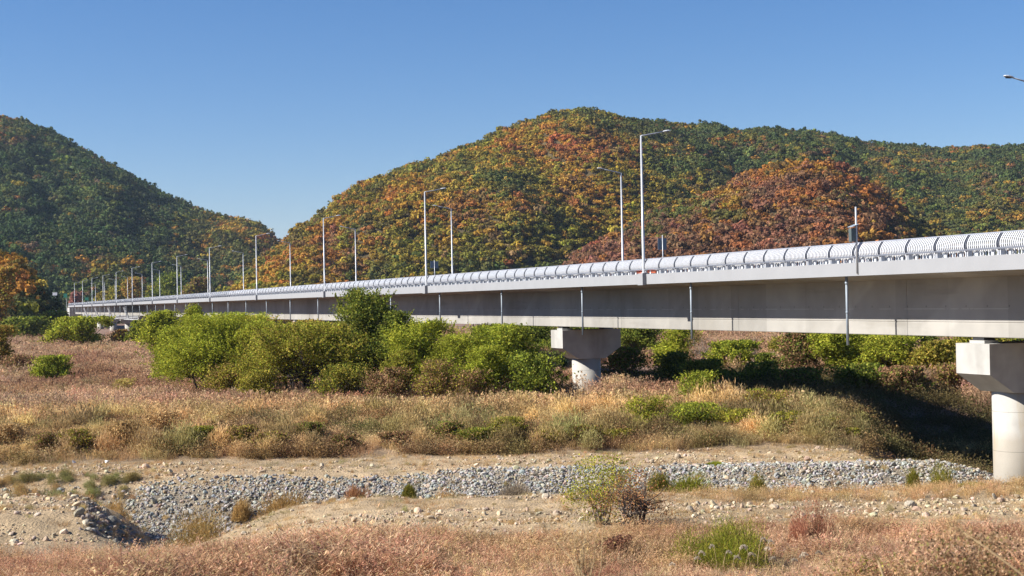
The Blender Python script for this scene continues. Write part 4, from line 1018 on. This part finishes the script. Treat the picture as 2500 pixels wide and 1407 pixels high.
# tufts on the stone slope
tf = [(700, 75.5, 95, 1178, [(.32, .20, .08), (.26, .17, .06)], 'large golden tuft on the grey stones'), (865, 75.5, 48, 1172, [(.26, .12, .06), (.3, .17, .08)], 'narrow rusty tuft on the stones right of the golden one'),
      (998, 76, 32, 1164, OG, 'small olive tuft on the stone slope'), (1088, 74, 60, 1183, [(.4, .27, .13)], 'pale straw tuft at the foot of the stones'), (1245, 75.5, 85, 1162, [(.20, .16, .11), (.26, .2, .14)], 'greyish dry tuft on the stones left of the forked shrub'),
      (475, 72.5, 135, 1205, [(.33, .21, .08), (.27, .2, .07)], 'widest golden grass tuft in the channel'), (590, 76, 40, 1205, [(.3, .2, .08)], 'small golden tuft between the two large ones'), (268, 74, 70, 1195, [(.35, .23, .09)], 'low golden tuft at the left end of the stones'),
      (212, 75, 45, 1190, [(.3, .16, .07)], 'rusty tuft beside the low golden tuft'), (195, 72, 40, 1225, [(.3, .16, .07)], 'rusty tuft at the channel edge above the left berm'), (35, 76, 110, 1172, [(.32, .2, .08), (.16, .14, .05)], 'golden green tuft at the left frame edge above the berm'),
      (125, 77, 110, 1178, [(.16, .16, .06), (.2, .18, .08)], 'flat olive patch of weeds left of the stones'), (1680, 75.5, 100, 1140, LG + OG, 'green grassy tuft on the stones right of the forked shrub'), (1615, 76, 45, 1138, OG, 'small olive tuft between the forked shrub and the green tuft'),
      (1850, 75, 45, 1142, OG + [(.3, .2, .08)], 'thin olive tuft on the right stone slope'), (2295, 74, 50, 1112, OG, 'olive tuft near the right end of the stone slope'), (2230, 76, 30, 1130, OG, 'tiny tuft on the stones left of the last olive tuft'),
      (2480, 71, 70, 1172, DG + LG[:1], 'dark green tuft right of the near pier foot'), (2380, 70, 70, 1185, LG + OG, 'green tuft left of the near pier foot'), (1745, 79.5, 30, 1130, LG, 'tiny green tuft at the top of the stone slope')]
for (px, y, w, top, cols, lb) in tf:
    x = wx(px, y, 0.); z0 = g1(x, y); H = max(.25, hz(px, top, y) - z0); W = w * y / FOC / 2
    o = tag(empty('grass_tuft', (x, y, z0 - .05)), lb, 'tuft', 'tufts growing on the stone slope')
    sd_ = int(px); Vv, Qq = brush_mesh(sd_, int(3000 + 7000 * min(W, 1.3)), H * .95, W * 1.2, .012, .10, .75); q = np.random.default_rng(sd_); ca = np.array(cols)
    link('foliage', np_mesh('foliage', Vv, Qq, M_leaf, 1.25 * ca[q.integers(0, len(ca), len(Qq))] * q.uniform(.8, 1.2, len(Qq))[:, None]), o)
    Vb, Qb = blade_clump(sd_, 70, H * 1.1, W * .7, .007, .5); link('blades', np_mesh('blades', Vb, Qb, M_leaf, 1.2 * np.repeat(ca[:1], len(Qb), 0)), o)
# foreground shrubs
make_tree('shrub', 1465, 59, 190, 1116, LG + YO[:1] + OG, 'yellow-green airy shrub in front of the stones, centre right', 'bush', nleaf=5200, leaf=.032, style='bush', stems=14, gap=.1, low=.06, bark=M_barkp)
make_tree('shrub', 1548, 56, 210, 1140, [(.26, .11, .05), (.19, .10, .05), (.28, .17, .07)], 'reddish half-bare shrub with forked dark stems, centre right', 'bush', nleaf=3400, leaf=.026, style='bush', stems=16, low=.05)
make_tree('shrub', 1500, 47, 90, 1310, [(.12, .06, .04), (.2, .1, .06)], 'dark brown low clump in the red foreground grass', 'bush', nleaf=2200, leaf=.03, style='bush', low=.02)
make_tree('shrub', 1720, 65, 60, 1270, [(.2, .12, .07)], 'brown scrub between the reddish shrub and the path stones', 'bush', nleaf=1200, leaf=.035, style='bush', low=.02)
def brush_shrub(px, y, wpx, toppy, cols, label, n=16000, L_=.055, w=.006):
    x = wx(px, y, 1.); z0 = g1(x, y); H = (hz(px, toppy, y) - z0) * 1.3; W = wpx * y / FOC / 2; q = np.random.default_rng(int(px))
    o = tag(empty('shrub', (x, y, z0 - .05)), label, 'bush'); VV = []; n_ = 0
    for i in range(7):
        v, _ = brush_mesh(int(px) + i, n // 7, H * q.uniform(.62, 1.0) if i else H, W * .42, w, L_, .9)
        if i: v = v + np.array([q.uniform(-.62, .62) * W, q.uniform(-.6, .6) * W, 0])
        VV.append(v)
    v = np.concatenate(VV); Q_ = np.arange(len(v)).reshape(-1, 4); ca = np.array(cols); bl_ = np.repeat(q.integers(0, len(ca), len(Q_) // 40 + 1), 40)[:len(Q_)]
    pick = np.where(q.random(len(Q_)) < .5, bl_, q.integers(0, len(ca), len(Q_)))
    link('foliage', np_mesh('foliage', v, Q_, M_leaf, 1.25 * ca[pick] * q.uniform(.75, 1.25, len(Q_))[:, None]), o)
    Vb, Qb = blade_clump(int(px), 60, H * .9, W * .6, .008, .4); link('stems', np_mesh('stems', Vb, Qb, M_leaf, np.repeat(np.array([(.12, .09, .05)]), len(Qb), 0)), o)
brush_shrub(1790, 45, 300, 1254, LG + OG + DG[:1], 'large low green bush in the foreground', 30000)
brush_shrub(1978, 49, 120, 1210, [(.30, .13, .08), (.24, .10, .06), (.34, .18, .11)], 'cone-shaped rust-red bush right of the green foreground bush', 12000)
# plumed reeds in front of the green bush
def plume(px, y, toppy, k):
    x = wx(px, y, 1.5); z0 = g1(x, y); H = hz(px, toppy, y) - z0; r_ = random.Random(k); mb = MB(); a = r_.uniform(-.6, .6) + (0 if k % 3 else 2.6)
    dx, dy = math.cos(a), math.sin(a) * .4; h = H
    pts = [(0, 0, 0), (.02 * dx, 0, h * .5), (.10 * dx, .05 * dy, h * .88), (.15 * dx, .1 * dy, h * .98), (.22 * dx, .2 * dy, h * .97), (.29 * dx, .2 * dy, h * .90)]
    o = tag(empty('plumed_reed', (x, y, z0)), None, None); mb.tube(pts, [.008, .007, .005, .004, .003, .002], 5); link('stem', mb.mesh('stem', M_straw, True), o)
    q = np.random.default_rng(k); n = 110; t_ = q.uniform(2.3, 5, n); P_ = np.array(pts); i0 = np.clip(t_.astype(int), 0, 4); c = P_[i0] * (1 - (t_ - i0))[:, None] + P_[i0 + 1] * (t_ - i0)[:, None] + q.normal(0, .014, (n, 3))
    V_, Q_ = quads_from(c, q.normal(size=(n, 3)), .007, .035); link('plume', np_mesh('plume', V_, Q_, M_leaf, np.array([(.60, .52, .40)]) * q.uniform(.7, 1.2, n)[:, None]), o)
    o['label'] = 'pale feathery reed plume arching over the green foreground bush'; o['category'] = 'reed'; o['group'] = 'reed plumes before the green bush'
M_straw = plain('straw_stem', (.40, .28, .14), .8)
for k, (px, top) in enumerate(((1700, 1345), (1690, 1360), (1752, 1330), (1765, 1345), (1800, 1332), (1835, 1330), (1850, 1312), (1868, 1318), (1890, 1335), (1925, 1365), (1950, 1350), (1975, 1355), (1985, 1345), (1628, 1375), (1905, 1360), (1820, 1350), (1785, 1358))):
    plume(px, 40.2 + (k % 4) * .6, top, k + 1)
# near out-of-focus plants on the camera bank
def near_plant(px, y, wpx, toppy, cols, label, n=1500, leaf=.02):
    return make_tree('tall_weed', px, y, wpx, toppy, cols, label, 'weed', nleaf=n, leaf=leaf, style='bush', low=.3, stems=9, trunk=False, bark=M_straw, parts=('foliage', 'stems'))
near_plant(2390, 14, 330, 1305, BR + [(.3, .2, .12)], 'blurred brown weeds close to the camera at the lower right corner', 5200, .012)
near_plant(2130, 16, 220, 1365, BR + OG[:1], 'blurred low brown weeds left of the corner ones', 1800, .011)
near_plant(1440, 15, 190, 1235, [(.28, .19, .08), (.2, .13, .06)], 'thin blurred stalks close to the camera at bottom centre', 650, .010)
def stalk(pa, pb, y, r, label):
    a = Vector((wx(pa[0], y, 8), y, hz(pa[0], pa[1], y))); b = Vector((wx(pb[0], y, 8), y + .3, hz(pb[0], pb[1], y)))
    if a.z > b.z: a, b = b, a
    d = (b - a).normalized(); g = g1(a.x, a.y); root = Vector((a.x - d.x * 1.0, a.y, g - .05)) if abs(d.z) > .2 else Vector((a.x, a.y, g - .05))
    o = tag(empty('grass_stalk', root), label, 'stalk'); mb = MB(); mid = a.lerp(root, .5) + Vector((.05, 0, .1))
    mb.tube([Vector((0, 0, 0)), mid - root, a - root, a.lerp(b, .5) - root + Vector((0, 0, .01)), b - root], [r, r * .95, r * .85, r * .6, r * .3], 6); link('stem', mb.mesh('stem', M_straw, True), o)
    q = np.random.default_rng(int(pa[0])); n = 90; t_ = q.random(n); c = np.array([a.lerp(b, float(.6 + .4 * u)) - root for u in t_]) + q.normal(0, .012, (n, 3))
    V_, Q_ = quads_from(c, q.normal(size=(n, 3)), .004, .016); link('seed_head', np_mesh('seed_head', V_, Q_, M_leaf, np.array([(.3, .2, .1)]) * q.uniform(.7, 1.2, n)[:, None]), o)
stalk((2490, 1400), (2345, 1290), 11, .009, 'long pale grass stalk leaning across the lower right corner')
stalk((2155, 1406), (2160, 1372), 11, .010, 'short thick pale stalk standing at the bottom edge')
stalk((1420, 1400), (1290, 1250), 12, .006, 'dark leaning blurred stalk at bottom centre')
# litter on the path foot
for (px, y, lb) in ((181, 85.5, 'white scrap of litter at the left bank foot'), (261, 85.6, 'smaller white scrap of litter right of the first')):
    x = wx(px, y, 1); mb = MB(); r_ = random.Random(px)
    P = [Vector((r_.uniform(-.16, .16), r_.uniform(-.1, .1), r_.uniform(0, .32))) for _ in range(9)]
    import bmesh
    bm = bmesh.new(); [bm.verts.new(p_) for p_ in P]; bmesh.ops.convex_hull(bm, input=bm.verts); me = bpy.data.meshes.new('litter'); bm.to_mesh(me); bm.free(); me.materials.append(M_white)
    o = link('litter', me); o.location = (x, y, g1(x, y)); tag(o, lb, 'litter')

# ------------------------------------------------------------------ air
hm = bpy.data.materials.new('haze'); nt = nodes(hm); pv = mk(nt, 'ShaderNodeVolumePrincipled'); pv.inputs['Color'].default_value = (.62, .78, 1, 1); pv.inputs['Density'].default_value = .00005; pv.inputs['Anisotropy'].default_value = .2
nt.links.new(pv.outputs[0], mk(nt, 'ShaderNodeOutputMaterial').inputs['Volume'])
mb = MB(); mb.box(Vector(), Vector((1, 0, 0)), Vector((0, 1, 0)), K, (-6500, -600, -6), (6500, 9500, 330)); hz_ = link('haze', mb.mesh('haze', hm)); hz_['kind'] = 'stuff'
# ------------------------------------------------------------------ light
n_az = -(math.pi / 2 + TH); sun_az = n_az + math.radians(9); sun_el = math.radians(35.9)
# azimuth measured clockwise from +Y (forward)
sd = Vector((math.sin(sun_az) * math.cos(sun_el), math.cos(sun_az) * math.cos(sun_el), math.sin(sun_el)))
ld = bpy.data.lights.new('sun', 'SUN'); ld.energy = 4.6; ld.angle = math.radians(.53); ld.color = (1, .955, .88)
lo = bpy.data.objects.new('sun', ld); COL.objects.link(lo); lo.rotation_euler = sd.to_track_quat('Z', 'Y').to_euler()
w = bpy.data.worlds.new('World'); scene.world = w; w.use_nodes = True; nt = w.node_tree; nt.nodes.clear()
sky = nt.nodes.new('ShaderNodeTexSky'); sky.sky_type = 'NISHITA'; sky.sun_disc = False; sky.sun_elevation = sun_el; sky.sun_rotation = sun_az
sky.altitude = 200; sky.air_density = 1.0; sky.dust_density = 0.1; sky.ozone_density = 4.0
bg = nt.nodes.new('ShaderNodeBackground'); bg.inputs[1].default_value = .053
ow = nt.nodes.new('ShaderNodeOutputWorld'); hs = nt.nodes.new('ShaderNodeHueSaturation'); hs.inputs['Saturation'].default_value = 1.22
tn = mk(nt, 'ShaderNodeMix', data_type='RGBA', blend_type='MULTIPLY'); tn.inputs[0].default_value = 1; tn.inputs[7].default_value = (1.0, .965, 1.06, 1)
nt.links.new(sky.outputs[0], tn.inputs[6]); nt.links.new(tn.outputs[2], hs.inputs['Color']); nt.links.new(hs.outputs[0], bg.inputs[0]); nt.links.new(bg.outputs[0], ow.inputs[0])
scene.view_settings.view_transform = 'Standard'; scene.view_settings.look = 'None'; scene.view_settings.exposure = 1.12; scene.view_settings.gamma = 1
scene.render.engine = 'CYCLES'
